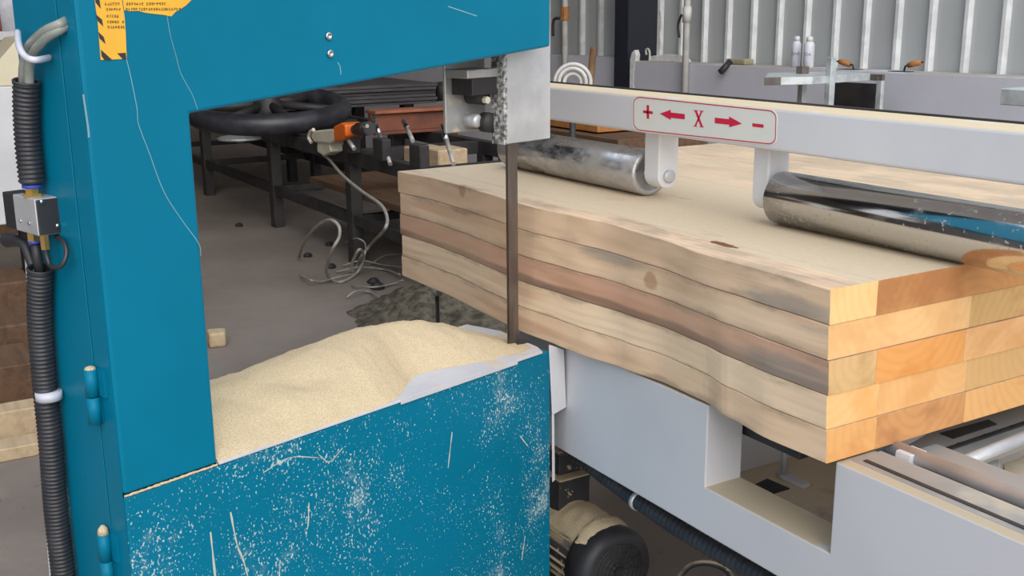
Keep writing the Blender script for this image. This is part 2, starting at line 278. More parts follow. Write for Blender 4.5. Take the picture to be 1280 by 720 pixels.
class MB:
    def __init__(self): self.bm = bmesh.new(); self.mi = 0; self.sm = False
    def _f(self, vs):
        try: f = self.bm.faces.new(vs)
        except ValueError: return None
        f.material_index = self.mi; f.smooth = self.sm; return f
    def prism(self, poly, vec, bev=0.0, seg=1):
        """closed outline poly swept along vec"""
        vec = Vector(vec); a = [self.bm.verts.new(Vector(p)) for p in poly]; b = [self.bm.verts.new(Vector(p) + vec) for p in poly]
        n = len(a); fs = [self._f(a), self._f(b[::-1])]
        for i in range(n): fs.append(self._f([a[i], b[i], b[(i + 1) % n], a[(i + 1) % n]]))
        fs = [f for f in fs if f]; bmesh.ops.recalc_face_normals(self.bm, faces=fs)
        if bev:
            es = list({e for f in fs for e in f.edges})
            bmesh.ops.bevel(self.bm, geom=es, offset=bev, segments=seg, affect='EDGES', profile=0.5, material=-1)
        return self
    def box(self, p0, p1, bev=0.0, seg=1, ax=None):
        """axis box; ax = function turning (a,b,c) into a world point"""
        ax = ax or (lambda a, b, c: Vector((a, b, c)))
        (x0, y0, z0), (x1, y1, z1) = p0, p1
        poly = [ax(x0, y0, z0), ax(x1, y0, z0), ax(x1, y1, z0), ax(x0, y1, z0)]
        return self.prism(poly, ax(x0, y0, z1) - ax(x0, y0, z0), bev, seg)
    def tube(self, pts, r, seg=10, cap=True, smooth=True):
        """sweep of a circle; r = number or function of the index"""
        pts = [Vector(p) for p in pts]; n = len(pts); rf = r if callable(r) else (lambda i: r)
        sm0 = self.sm; self.sm = smooth
        t0 = (pts[1] - pts[0]).normalized(); u = t0.orthogonal().normalized(); rings = []
        for i, p in enumerate(pts):
            t = ((pts[min(i + 1, n - 1)] - pts[max(i - 1, 0)])).normalized()
            u = (u - t * u.dot(t)).normalized(); w = t.cross(u)
            rings.append([self.bm.verts.new(p + (u * math.cos(k * 2 * math.pi / seg) + w * math.sin(k * 2 * math.pi / seg)) * rf(i)) for k in range(seg)])
        for a, b in zip(rings, rings[1:]):
            for k in range(seg): self._f([a[k], a[(k + 1) % seg], b[(k + 1) % seg], b[k]])
        self.sm = False
        if cap: self._f(rings[0][::-1]); self._f(rings[-1])
        self.sm = sm0; return self
    def lathe(self, prof, c, axis, seg=32, smooth=True):
        """prof = [(distance along axis, radius)]"""
        c = Vector(c); axis = Vector(axis).normalized(); u = axis.orthogonal().normalized(); w = axis.cross(u); rings = []
        for d, r in prof:
            if r < 1e-6: rings.append([self.bm.verts.new(c + axis * d)])
            else: rings.append([self.bm.verts.new(c + axis * d + (u * math.cos(k * 2 * math.pi / seg) + w * math.sin(k * 2 * math.pi / seg)) * r) for k in range(seg)])
        self.sm = smooth
        for a, b in zip(rings, rings[1:]):
            for k in range(seg):
                k2 = (k + 1) % seg
                if len(a) == 1 and len(b) == 1: continue
                if len(a) == 1: self._f([a[0], b[k2], b[k]])
                elif len(b) == 1: self._f([a[k], a[k2], b[0]])
                else: self._f([a[k], a[k2], b[k2], b[k]])
        if len(rings[0]) > 1: self._f(rings[0][::-1])
        if len(rings[-1]) > 1: self._f(rings[-1])
        self.sm = False; return self
    def torus(self, c, axis, R, r, seg=64, rs=14, sc=1.0):
        c = Vector(c); axis = Vector(axis).normalized(); u = axis.orthogonal().normalized(); w = axis.cross(u); rings = []
        for k in range(seg):
            a = k * 2 * math.pi / seg; d = u * math.cos(a) + w * math.sin(a)
            rings.append([self.bm.verts.new(c + d * (R + r * math.cos(b * 2 * math.pi / rs)) + axis * (r * sc * math.sin(b * 2 * math.pi / rs))) for b in range(rs)])
        self.sm = True
        for k in range(seg):
            A, B = rings[k], rings[(k + 1) % seg]
            for b in range(rs): self._f([A[b], B[b], B[(b + 1) % rs], A[(b + 1) % rs]])
        self.sm = False; return self
    def ribbon(self, pts, w, nrm, lift=0.0004):
        """thin raised strip lying on a surface with normal nrm"""
        nrm = Vector(nrm).normalized(); pts = [Vector(p) + nrm * lift for p in pts]; n = len(pts); prev = None
        for i, p in enumerate(pts):
            t = (pts[min(i + 1, n - 1)] - pts[max(i - 1, 0)]).normalized(); s = t.cross(nrm) * ((w(i) if callable(w) else w) / 2)
            cur = (self.bm.verts.new(p + s), self.bm.verts.new(p - s))
            if prev: self._f([prev[0], cur[0], cur[1], prev[1]])
            prev = cur
        return self
    def build(self, name, mats, parent=None, origin=None, recalc=True):
        if recalc: bmesh.ops.recalc_face_normals(self.bm, faces=self.bm.faces)
        me = bpy.data.meshes.new(name)
        if not isinstance(mats, (list, tuple)): mats = [mats]
        if origin is None:
            if parent is not None: origin = wloc(parent)
            else:
                vs = [v.co for v in self.bm.verts]
                origin = Vector(((min(v.x for v in vs) + max(v.x for v in vs)) / 2, (min(v.y for v in vs) + max(v.y for v in vs)) / 2, min(v.z for v in vs)))
        origin = Vector(origin)
        bmesh.ops.translate(self.bm, verts=self.bm.verts, vec=-origin)
        self.bm.to_mesh(me); self.bm.free()
        for m in mats: me.materials.append(m)
        o = bpy.data.objects.new(name, me); COL.objects.link(o)
        o.location = origin - (wloc(parent) if parent is not None else Vector((0, 0, 0)))
        if parent is not None: o.parent = parent
        return o
def wloc(o):
    v = Vector(o.location); p = o.parent
    while p is not None: v = v + Vector(p.location); p = p.parent
    return v
def tag(o, label, cat, group=None, kind=None):
    o['label'] = label; o['category'] = cat
    if group: o['group'] = group
    if kind: o['kind'] = kind
    return o
def thing(name, label, cat, at, group=None):
    o = bpy.data.objects.new(name, None); COL.objects.link(o); o.location = Vector(at); o.empty_display_size = 0.05
    return tag(o, label, cat, group)
def structure(o): o['kind'] = 'structure'; return o
def mm(s, t, z): return M(s, t, z)

# ================================================================== THE SETTING
structure(MB().box((-18, -9, -0.1), (14, 7.6, 0)).build('floor', MT['floor'], origin=(0, 0, 0)))
WZ = 1.2                                                     # height of the low wall's ledge
wa = atz(790, 76, WZ); wb = atz(1280, 97, WZ); WD = (wb - wa); WD.z = 0; WD.normalize(); WN = Vector((-WD.y, WD.x, 0))    # WN points away from the room
def W(u, v, z): return wa + WD * u + WN * v + UP * (z - WZ)
def wuv(x, y, v=0.0): p = atpl(x, y, wa + WN * v, WN); return ((p - wa).dot(WD), p.z)
# profiled sheet wall above the ledge, its ribs part of the sheet
b = MB(); b.prism([W(-9, 0.26, 0), W(16, 0.26, 0), W(16, 0.26, 6), W(-9, 0.26, 6)], WN * 0.05)
ribx = [820, 876, 912, 942, 972, 1007, 1043, 1080, 1120, 1162, 1208, 1255]
us = [wuv(x, 60, 0.26)[0] for x in ribx]
pitch = (us[-1] - us[3]) / 8.0
rib_us = [us[3] + k * pitch for k in range(-26, 30)]
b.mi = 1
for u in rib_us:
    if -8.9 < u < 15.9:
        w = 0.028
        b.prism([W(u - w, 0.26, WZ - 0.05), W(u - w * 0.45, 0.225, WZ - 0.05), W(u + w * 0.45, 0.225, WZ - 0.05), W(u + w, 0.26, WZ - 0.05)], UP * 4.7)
structure(b.build('wall_right', [MT['wallpanel'], MT['rib']]))
# low plastered wall in two runs, either side of the pillar, with a raw plaster edge
b = MB(); b.prism([W(-0.02, 0, 0), W(16, 0, 0), W(16, 0.24, 0), W(-0.02, 0.24, 0)], UP * WZ, 0.006)
b.mi = 1
random.seed(11)
jag = [W(-0.02, -0.004, 0.3), W(0.02, -0.004, 0.3)]
for k in range(30): jag.append(W(0.022 + 0.022 * random.random(), -0.004, 0.3 + (WZ - 0.3) * (k + 0.5) / 30))
jag += [W(0.05, -0.004, WZ + 0.05), W(0.03, -0.004, WZ + 0.09), W(0.0, -0.004, WZ + 0.07), W(-0.02, -0.004, WZ + 0.01)]
b.prism(jag, WN * 0.05)
jag = [W(0.0, 0.15, WZ - 0.005)]
for k in range(14): jag.append(W(0.0 + k * 0.034, 0.15, WZ + 0.022 + 0.02 * random.random() + 0.002 * k))
jag.append(W(0.50, 0.15, WZ - 0.005)); b.prism(jag, WN * 0.06)
structure(b.build('wall_right_lower', [MT['plaster'], MT['plaster_raw']]))
lw = atz(690, 72, WZ)
b = MB(); b.prism([W(-9, 0.10, 0), W(-0.24, 0.10, 0), W(-0.24, 0.24, 0), W(-9, 0.24, 0)], UP * (WZ + 0.02), 0.006)
structure(b.build('wall_right_lower', MT['plaster']))
# dark steel pillar (an H section)
pu0 = wuv(768, 50, 0.02)[0]; pu1 = wuv(819, 50, 0.16)[0]
b = MB()
b.prism([W(pu0, 0.02, 0), W(pu0 + (pu1 - pu0) * 0.48, 0.02, 0), W(pu0 + (pu1 - pu0) * 0.48, 0.035, 0), W(pu0, 0.035, 0)], UP * 5.6, 0.002)
b.prism([W(pu0 + (pu1 - pu0) * 0.22, 0.035, 0), W(pu0 + (pu1 - pu0) * 0.27, 0.035, 0), W(pu0 + (pu1 - pu0) * 0.27, 0.22, 0), W(pu0 + (pu1 - pu0) * 0.22, 0.22, 0)], UP * 5.6)
b.prism([W(pu0 + 0.1, 0.19, 0), W(pu1, 0.19, 0), W(pu1, 0.215, 0), W(pu0 + 0.1, 0.215, 0)], UP * 5.6, 0.002)
b.prism([W(pu0 + (pu1 - pu0) * 0.42, 0.03, 0), W(pu0 + (pu1 - pu0) * 0.48, 0.03, 0), W(pu1, 0.19, 0), W(pu1 - 0.03, 0.20, 0)], UP * 5.6)
structure(b.build('pillar', MT['pillar']))
b = MB()
jag = [W(pu1 - 0.03, 0.185, 5.5), W(pu1 - 0.03, 0.185, WZ)]
for k in range(60): jag.append(W(pu1 + 0.022 + 0.020 * random.random(), 0.185, WZ + 0.01 + k * 0.07))
b.prism(jag, WN * 0.03)
structure(b.build('trim_1', MT['plaster_raw']))
# far wall; unseen roof and left wall added to darken the far bays
b = MB(); b.box((-18, -9, 0), (-17.8, 7.4, 6)); structure(b.build('wall_back', MT['farwall']))
b = MB(); b.box((-18, -9.0, 5.4), (-5.2, 7.4, 5.55))
for k in range(5): b.box((-18 + k * 3.1, -9, 5.2), (-17.85 + k * 3.1, 7.4, 5.4))
structure(b.build('shade_ceiling', MT['roof']))
b = MB(); b.box((-18, -2.9, 0), (-1.4, -2.7, 5.4)); structure(b.build('shade_wall_left', MT['farwall']))  # unseen, also keeps light off the saw column's side

# ================================================================== THE BANDSAW
saw = thing('bandsaw', 'large teal blue vertical bandsaw with a sawdust covered table, at the left', 'bandsaw', M(0.4, 0.12, 0))
TZ = 0.775; SL = -0.19; SR = 0.968; DC = 0.222; DT = 0.30
# C shaped frame: column and arm welded as one
b = MB()
out = [(SL, TZ + 0.001), (0, TZ + 0.001), (0, 1.434), (SR, 1.523), (SR, 2.45), (SL, 2.45)]
b.prism([M(s, 0, z) for s, z in out], TD * DC, 0.006, 3)
b.mi = 1                                                       # hairline scratches in the paint
nf = -TD
def fpath(pp, n=8): return catmull([F(x, y) for x, y in pp], n)
b.ribbon(fpath([(157, 70), (163, 95), (171, 135), (173, 155), (186, 190), (205, 240), (228, 276), (248, 304), (251, 320)]), 0.0012, nf)
b.ribbon(fpath([(206, 0), (212, 40), (220, 70), (226, 92), (240, 118), (247, 137)]), 0.0009, nf)
b.ribbon(fpath([(422, 78), (425, 84), (426, 93)]), 0.002, nf)
b.ribbon(fpath([(560, 8), (596, 20)]), 0.002, nf)
b.ribbon(fpath([(104, 118), (110, 160), (111, 172)]), 0.0035, nf)
b.build('frame', [MT['blue'], MT['scratch']], saw)
MB().box((SL - 0.0025, 0.062, 0.03), (SL - 0.0002, DC - 0.001, 2.4), 0.001, 1, ax=mm).build('side_door', MT['blue'], saw)
MB().box((SL - 0.0012, 0.006, 0.01), (SL - 0.0002, 0.0605, 2.4), 0.0004, 1, ax=mm).build('side_strip', MT['blue'], saw)
# lower cabinet
b = MB()
b.box((SL, 0.0, 0.0), (SR, DT, TZ - 0.004), 0.004, 2, ax=mm)
b.mi = 1
for pp, w in (([(565, 540), (560, 585)], 0.003), ([(386, 628), (385, 655), (383, 662)], 0.003), ([(288, 640), (296, 680), (304, 700), (310, 722)], 0.004),
              ([(263, 665), (269, 722)], 0.004), ([(350, 700), (349, 722)], 0.0025), ([(656, 672), (652, 700)], 0.003), ([(398, 568), (412, 577), (428, 560)], 0.0018), ([(330, 590), (362, 572), (398, 572)], 0.0016), ([(650, 545), (660, 558)], 0.003)):
    b.ribbon(fpath(pp, 6), (lambda i, w=w: w * (0.5 + 0.8 * random.random())), nf)
b.build('cabinet', [MT['blue_dusty'], MT['drip']], saw)
# dust gathered in the seam between column and cabinet
b = MB()
ps = [M(SL + (0 - SL) * k / 40, -0.0005, TZ - 0.001) for k in range(41)]
b.tube(ps, lambda i: 0.0016 + 0.0016 * random.random(), 6)
b.build('seam_dust', MT['sawdust'], saw)
# white table sheet with a turned lip
b = MB()
b.prism([M(0.002, -0.003, TZ - 0.002), M(0.935, -0.003, TZ - 0.002), M(0.955, 0.03, TZ - 0.002), M(1.0, 0.20, TZ - 0.002), M(0.985, 0.315, TZ - 0.002), M(0, 0.315, TZ - 0.002)], UP * 0.006, 0.001)
b.box((0.46, -0.005, TZ - 0.006), (0.84, -0.003, TZ + 0.004), ax=mm)
b.build('table_sheet', MT['sheet'], saw)
b = MB(); b.box((0.885, 0.075, TZ + 0.003), (0.975, 0.115, TZ + 0.007), ax=mm); b.build('blade_insert', MT['dark_iron'], saw)
# white guards at the outer end of the table
def quad_plate(pp, t, th): return MB().prism([F(x, y, t) for x, y in pp], TD * th, 0.001)
quad_plate([(687, 431), (705, 437), (708, 509), (691, 519)], -0.005, 0.004).build('end_guard', MT['white'], saw)
quad_plate([(690.5, 519), (693, 517), (694, 600), (691, 603)], -0.003, 0.003).build('end_guard', MT['white'], saw)
# hinges on the column's side
def hinge(px, py, dz, dusty):
    p = S(px, py); s, t, z = loc(p); s = SL - 0.014
    b = MB()
    for k in range(2):
        z1 = z - k * dz; z0 = z1 - dz * 0.94
        b.lathe([(0, 0.0), (0, 0.0115), (z1 - z0, 0.0115), (z1 - z0, 0.0)], M(s, t, z0), UP, 18)
        b.box((SL - 0.006, t - (0.03 if k == 0 else 0.004), z0), (SL - 0.0005, t + (0.004 if k == 0 else 0.03), z1), ax=mm)
    h = b.build('hinge', MT['blue'], saw)
    d = MB(); d.lathe([(0, 0.0105), (0.003 if not dusty else 0.010, 0.0085), (0.005 if not dusty else 0.016, 0.004), (0.006 if not dusty else 0.018, 0.0)], M(s, t, z), UP, 12)
    d.build('hinge_dust', MT['sawdust'], h)
hinge(122, 459, 0.052, False); hinge(138, 664, 0.055, True)
# cap screws in the arm
for x, y in ((410, 45), (412, 67)):
    p = F(x, y); b = MB(); b.lathe([(0, 0.0), (0, 0.0075), (0.004, 0.0075), (0.005, 0.006), (0.005, 0.0032), (0.002, 0.003), (0.002, 0.0)], p + nf * 0.0002, nf, 14)
    b.build('cap_screw', MT['chrome_clean'], saw)
# yellow warning label, torn
stk = MB(); 
stk.prism([F(x, y) + nf * 0.0006 for x, y in ((117, -30), (118.5, 4), (122, 30), (125.5, 75), (158, 73.5), (157, 45), (155.5, 22), (152, 0), (149, -30))], nf * 0.0004)
stk.prism([F(x, y) + nf * 0.0006 for x, y in ((151, -30), (153, 0), (155, 13), (163, 14), (172, 13.5), (181, 16), (193, 17.5), (203, 18.5), (214, 20.5), (219, 15), (226, 11), (232, 7), (240, -1), (262, -30))], nf * 0.0004)
stk = stk.build('warning_label', MT['yellow'], saw)
b = MB()
up2 = nf * 0.0012
for pp in (((118, -12), (123, -6), (125.5, 11), (119, 3)), ((119.5, 18), (127, 24.5), (128.5, 33), (121.5, 26)), ((122.5, 40), (129, 46), (131.5, 55), (124, 48)), ((125.5, 62), (140, 75), (130, 75), (126.5, 70)), ((146, 66.5), (156.5, 66), (157.5, 74), (153, 74))):
    b.prism([F(x, y) + up2 for x, y in pp], nf * 0.0003)
b.build('hazard_stripe', MT['ink'], stk)
b = MB()
rows = [(4.6, 130.5, 149.5, 0.0), (4.6, 157, 208, 0.0), (11.7, 132, 150.5, 0.0), (11.4, 156.5, 226, 0.0), (20, 132.5, 149, 0), (27.3, 133, 154, 0), (33.8, 134, 155.5, 0)]
for y, xa, xb, _ in rows:
    x = xa
    while x < xb - 2:
        w = 2.85
        if random.random() > 0.06:
            for k in range(7):
                if random.random() < 0.72:
                    a0 = x + random.random() * w * 0.5; yy = y - 1.7 + random.random() * 3.2; L = 0.9 + random.random() * 1.4
                    b.prism([F(a0, yy) + up2, F(min(a0 + L, x + w), yy - 0.1) + up2, F(min(a0 + L, x + w), yy + 0.5) + up2, F(a0, yy + 0.6) + up2], nf * 0.0002)
            a0 = x + random.random() * w * 0.7
            b.prism([F(a0, y - 1.7) + up2, F(a0 + 0.6, y - 1.7) + up2, F(a0 + 0.7, y + 1.7) + up2, F(a0 + 0.1, y + 1.7) + up2], nf * 0.0002)
        x += 3.15
b.build('small_print', MT['ink_brown'], stk)
# blade
b = MB(); b.box((0.908, 0.090, TZ - 0.02), (0.948, 0.0915, 1.56), ax=mm)
b.box((0.908, 0.0900, TZ - 0.02), (0.914, 0.0925, 1.56), ax=mm)
b.build('blade', MT['blade'], saw)
# upper blade guide hanging from the arm
b = MB()
b.box((0.872, 0.06, 1.297), (1.038, 0.072, 1.56), 0.0015, 1, ax=mm)
b.build('guide_plate', MT['steel'], saw)
b = MB(); b.box((0.868, 0.058, 1.296), (0.880, 0.10, 1.56), 0.001, 1, ax=mm); gs = b.build('guide_side_plate', MT['speckled'], saw)
b = MB(); b.box((0.765, 0.150, 1.325), (0.90, 0.160, 1.56), 0.002, 1, ax=mm); b.box((0.765, 0.075, 1.455), (0.868, 0.150, 1.475), 0.002, 1, ax=mm)
gb = b.build('guide_bracket', MT['steel_dusty'], saw)
b = MB()
b.lathe([(0, 0.0), (0, 0.016), (0.035, 0.016), (0.04, 0.012), (0.04, 0.0)], M(0.835, 0.150, 1.352), -TD, 24); b.build('guide_bearing', MT['steel'], gb)
b = MB(); b.lathe([(0, 0.0), (0, 0.024), (0.028, 0.024), (0.028, 0.0)], M(0.862, 0.120, 1.347), -TD, 24); b.build('guide_roller', MT['dark_iron'], gb)
b = MB(); b.lathe([(0, 0), (0, 0.02), (0.05, 0.02), (0.05, 0.0)], M(0.845, 0.150, 1.41), -TD, 20); b.box((0.785, 0.08, 1.415), (0.868, 0.150, 1.455), 0.002, 1, ax=mm); b.build('guide_block', MT['dark_iron'], gb)
b = MB(); b.lathe([(0, 0), (0, 0.009), (0.012, 0.009), (0.012, 0)], M(0.842, 0.098, 1.402), -TD, 6, False); b.build('bolt', MT['cream'], gb)
for k, z in ((0, 1.44), (1, 1.44), (2, 1.44)):
    b = MB(); b.tube([M(0.800 + k * 0.013, 0.088, z), M(0.806 + k * 0.013, 0.084, z + 0.034)], 0.0028, 8); b.build('guide_screw', MT['dark_iron'], gb)
# white back panel of the machine
b = MB(); b.prism([M(-0.188, 0.2235, 0), M(-0.188, 0.413, 0), M(-0.188, 0.302, 1.19), M(-0.188, 0.2235, 1.19)], SD * 0.016, 0.002)
b.build('back_panel', MT['white'], saw)

# sawdust heap on the table: one heap of grains
def crest(s):
    K = [(0.0, 0.078), (0.10, 0.079), (0.2, 0.081), (0.35, 0.094), (0.48, 0.104), (0.58, 0.110), (0.64, 0.108), (0.72, 0.088), (0.80, 0.060), (0.87, 0.032), (0.92, 0.010), (0.96, 0.0)]
    for (a, x), (c, y) in zip(K, K[1:]):
        if a <= s <= c: u = (s - a) / (c - a); u = u * u * (3 - 2 * u) * 0.5 + u * 0.5; return x + (y - x) * u
    return 0.0
def front_t(s):
    K = [(0.0, -0.001), (0.42, -0.001), (0.47, 0.012), (0.53, 0.055), (0.57, 0.088), (0.62, 0.098), (0.67, 0.086), (0.74, 0.062), (0.82, 0.045), (0.90, 0.03), (0.97, 0.04)]
    for (a, x), (c, y) in zip(K, K[1:]):
        if a <= s <= c: return x + (y - x) * (s - a) / (c - a)
    return 0.05
b = MB(); ns, ntt = 170, 60; gridv = []
for i in range(ns + 1):
    s = 0.001 + 0.945 * i / ns; f0 = front_t(s) + 0.004 * noise.noise(Vector((s * 22, 3, 1))); row = []
    for j in range(ntt + 1):
        t = f0 + (0.312 - f0) * j / ntt; u = j / ntt; pk = 0.60
        prof = (math.sin(min(u / pk, 1) * math.pi / 2) ** 0.85) if u < pk else max(0.0, math.cos((u - pk) / (1 - pk) * math.pi / 2)) ** 0.7
        c = crest(s); q = min(1, (t - f0) / 0.19); q = math.sin(q * math.pi / 2); bk = min(1, (0.312 - t) / 0.10); bk = max(0.0, math.sin(max(0.0, bk) * math.pi / 2)) ** 0.8
        h = c * q * bk
        amp = min(1, h / 0.02)
        h += amp * (0.005 * noise.noise(Vector((s * 9, t * 14, 0))) + 0.0022 * noise.noise(Vector((s * 30, t * 34, 2))) + 0.0012 * noise.noise(Vector((s * 110, t * 110, 5))))
        h += 0.010 * amp * math.exp(-(((s - 0.22) / 0.05) ** 2 + ((t - 0.075) / 0.035) ** 2)) - 0.012 * amp * math.exp(-(((s - 0.30) / 0.06) ** 2 + ((t - 0.10) / 0.03) ** 2))
        row.append(b.bm.verts.new(M(s, t, TZ + 0.0042 + max(0, h))))
    gridv.append(row)
b.sm = True
for i in range(ns):
    for j in range(ntt): b._f([gridv[i][j], gridv[i + 1][j], gridv[i + 1][j + 1], gridv[i][j + 1]])
o = b.build('sawdust', MT['sawdust'], recalc=True); tag(o, 'smooth heap of pale sawdust covering the blue bandsaw table', 'sawdust', kind='stuff')

# ------------------------------------------------------------------ hoses and valve on the column's side
HS = -0.217
def hose(pts, label, mouth):
    path = resample(catmull(pts, 24), 0.0020)
    def rr(i): return 0.0225 - 0.0032 * (0.5 + 0.5 * math.cos(i * 2 * math.pi / 4.0))
    b = MB(); b.tube(path, rr, 20, cap=not mouth)
    if mouth:                                                  # open end: turn the rim in
        t = (path[1] - path[0]).normalized(); b.tube([path[0] - t * 0.0005, path[0] + t * 0.02], 0.0185, 20, cap=False)
        b.torus(path[0], t, 0.0205, 0.0025, 24, 8)
    return tag(b.build('corrugated_hose', MT['hose'], recalc=True), label, 'hose', 'black corrugated hoses up the column')
hu = hose([S(33, 102, HS), S(33, 140, HS), S(35, 180, HS), S(40, 229, HS)], 'short black corrugated hose above the air valve, clear tubes in its open top', True)
p_lo = [S(50, 336, HS), S(50, 400, HS), S(55, 470, HS), S(64, 560, HS), S(70, 640, HS), S(79, 720, HS)]
s_, t_, z_ = loc(p_lo[-1])
hl = hose(p_lo + [M(s_, t_ + 0.01, 0.35), M(s_ + 0.0, t_ + 0.02, 0.02)], 'long black corrugated hose below the air valve, running down to the floor', True)
pt = S(61, 494, HS); tt = (S(62, 503, HS) - S(60, 485, HS)).normalized()
tag(MB().lathe([(-0.0075, 0.0), (-0.0075, 0.0236), (0.0075, 0.0236), (0.0075, 0.0)], pt, tt, 26).build('tape_band', MT['tie']), 'white tape wrapped round the long black hose', 'tape')
# cloudy tubes from the column into the upper hose
for k, dx in ((0, -4), (1, 4)):
    pts = [S(83 + dx * 0.2, 26 + k * 6, SL + 0.002), S(73, 31 + k * 7, SL - 0.014), S(56 + dx * 0.4, 40 + k * 8, SL - 0.026), S(39 + dx, 60 + k * 4, HS), S(33 + dx * 0.9, 85, HS), S(33 + dx, 112, HS)]
    o = MB().tube(catmull(pts, 10), 0.0078, 14).build('clear_air_tube', MT['clearcoat'])
    tag(o, ('outer of the two cloudy air tubes bending from the column into the hose', 'inner of the two cloudy air tubes bending from the column into the hose')[k], 'tube', 'cloudy air tubes')
o = MB().tube(catmull([S(22, 40, HS + 0.01), S(24, 58, HS - 0.02), S(32, 71, HS - 0.024), S(45, 75, HS - 0.016), S(62, 72, SL - 0.004)], 8), lambda i: 0.0055, 10).build('cable_tie', MT['tie'])
tag(o, 'white plastic tie looped round the cloudy tubes', 'cable tie')
# valve block
vt = 0.135
c0 = loc(F(45, 268, vt)); VS0 = c0[0]; z1 = loc(F(45, 249, vt))[2]; z0 = loc(F(45, 296, vt))[2]
vs1 = SL - 0.001; vt1 = loc(S(2, 240, VS0))[1]
val = thing('air_valve', 'small silver and black air valve block between the two corrugated hoses', 'valve', M((VS0 + vs1) / 2, vt, z0))
b = MB(); b.box((VS0, vt, z0), (vs1, vt + (vt1 - vt) * 0.66, z1), 0.0015, 1, ax=mm); b.build('valve_body', MT['steel'], val)
b = MB(); b.box((VS0 + 0.0015, vt - 0.004, z0 + 0.002), (vs1, vt, z1 - 0.002), 0.001, 1, ax=mm); b.build('end_cap', MT['black'], val)
b = MB(); b.box((VS0 + 0.0005, vt + (vt1 - vt) * 0.66, z0), (vs1, vt1, z1), 0.0015, 1, ax=mm); b.build('end_cap', MT['black'], val)
for (x, y) in ((52, 252), (72, 282)):
    p = F(x, y, vt - 0.004); MB().lathe([(0, 0), (0, 0.004), (0.003, 0.004), (0.003, 0)], p, -TD, 12).build('screw', MT['chrome_clean'], val)
for (x, y) in ((26, 276), (37, 279)):
    p = S(x, y, VS0); MB().lathe([(0, 0), (0, 0.003), (0.002, 0.003), (0.002, 0)], p, -SD, 12).build('screw', MT['chrome_clean'], val)
ptop = S(40, 233, HS); s_, t_, _z = loc(ptop)
b = MB(); b.lathe([(0, 0), (0, 0.017), (0.006, 0.017), (0.006, 0.012), (0.016, 0.012), (0.016, 0)], M(s_, t_, z1), UP, 6, False); b.build('brass_fitting', MT['brass'], val)
b = MB(); b.lathe([(0.0, 0.0), (0.0, 0.0165), (0.006, 0.0165), (0.006, 0.0)], M(s_, t_, z1 + 0.0155), UP, 20); b.build('blue_collar', MT['blue_ring'], val)
pb = S(43, 296, HS); s2, t2, _z = loc(pb)
b = MB(); b.lathe([(0, 0), (0, 0.012), (0.016, 0.012), (0.016, 0)], M(s2, t2, z0), -UP, 6, False); b.build('brass_fitting', MT['brass'], val)
b = MB(); b.lathe([(0, 0), (0, 0.0115), (0.005, 0.0115), (0.005, 0)], M(s2, t2, z0 - 0.0155), -UP, 20); b.build('blue_collar', MT['blue_ring'], val)
b = MB(); b.tube([M(s2, t2, z0 - 0.02), M(s2 + 0.001, t2, z0 - 0.045), S(50, 345, HS)], 0.0085, 12); b.build('outlet_tube', MT['black'], val)
pc = S(60, 300, HS); s3, t3, _z = loc(pc)
t3 = max(t3, vt + 0.008)
b = MB(); b.lathe([(0, 0), (0, 0.008), (0.026, 0.008), (0.026, 0)], M(s3, t3, z0), -UP, 6, False); b.build('brass_fitting', MT['brass'], val)
b = MB(); b.tube(catmull([M(s3, t3, z0 - 0.024), S(59, 322, HS), S(64, 333, HS), S(76, 333, HS), S(83, 318, HS + 0.01), S(80, 303, HS + 0.015), S(71, 296, SL - 0.004)], 8), 0.0042, 10); b.build('loop_tube', MT['hose'], val)
b = MB(); b.tube(catmull([S(10, 300, HS), S(20, 301, HS), S(30, 306, HS), S(37, 322, HS), S(44, 343, HS)], 8), lambda i: 0.0145 - 0.006 * min(1, i / 14), 12); b.build('elbow_tube', MT['black'], val)

# ================================================================== THE STACK OF BOARDS
ZT, ZB = 1.12, 0.783; NL = 5; TH = (ZT - ZB) / NL
topP = [(-3.133, 1.476), (-2.929, 1.500), (-2.74, 1.499), (-2.574, 1.490), (-2.45, 1.480), (-2.33, 1.478), (-2.189, 1.493), (-2.065, 1.506), (-1.858, 1.493), (-1.668, 1.468), (-1.561, 1.469), (-1.457, 1.466), (-1.322, 1.459)]
botP = [(-3.133, 1.476), (-2.81, 1.480), (-2.51, 1.465), (-2.37, 1.459), (-2.21, 1.471), (-2.135, 1.475), (-1.97, 1.499), (-1.84, 1.514), (-1.70, 1.510), (-1.60, 1.487), (-1.467, 1.472), (-1.322, 1.477)]
def interp(P, x):
    if x <= P[0][0]: return P[0][1]
    for (a, p), (c, q) in zip(P, P[1:]):
        if x <= c:
            u = (x - a) / (c - a); u = u * u * (3 - 2 * u); return p + (q - p) * u
    return P[-1][1]
def fy(x, z):
    k = min(1, max(0, (ZT - z) / (ZT - ZB))); return interp(topP, x) * (1 - k) + interp(botP, x) * k
def px_board(x, y):                                           # picture point on the long face
    p = aty(x, y, 1.485); return p.x, p.z
RB = 2.86
cuts = [[1.583, 2.13, 2.50, RB], [1.861, 2.36, RB], [1.593, 1.848, 2.36, RB], [1.61, 1.867, 2.36, RB], [1.608, 1.869, 2.36, RB]]
lname = ['topmost', 'second', 'third', 'fourth', 'bottom']
pname = ['at its wavy cut edge', 'next behind the wavy edge board', 'third in from the wavy edge', 'at its far edge']
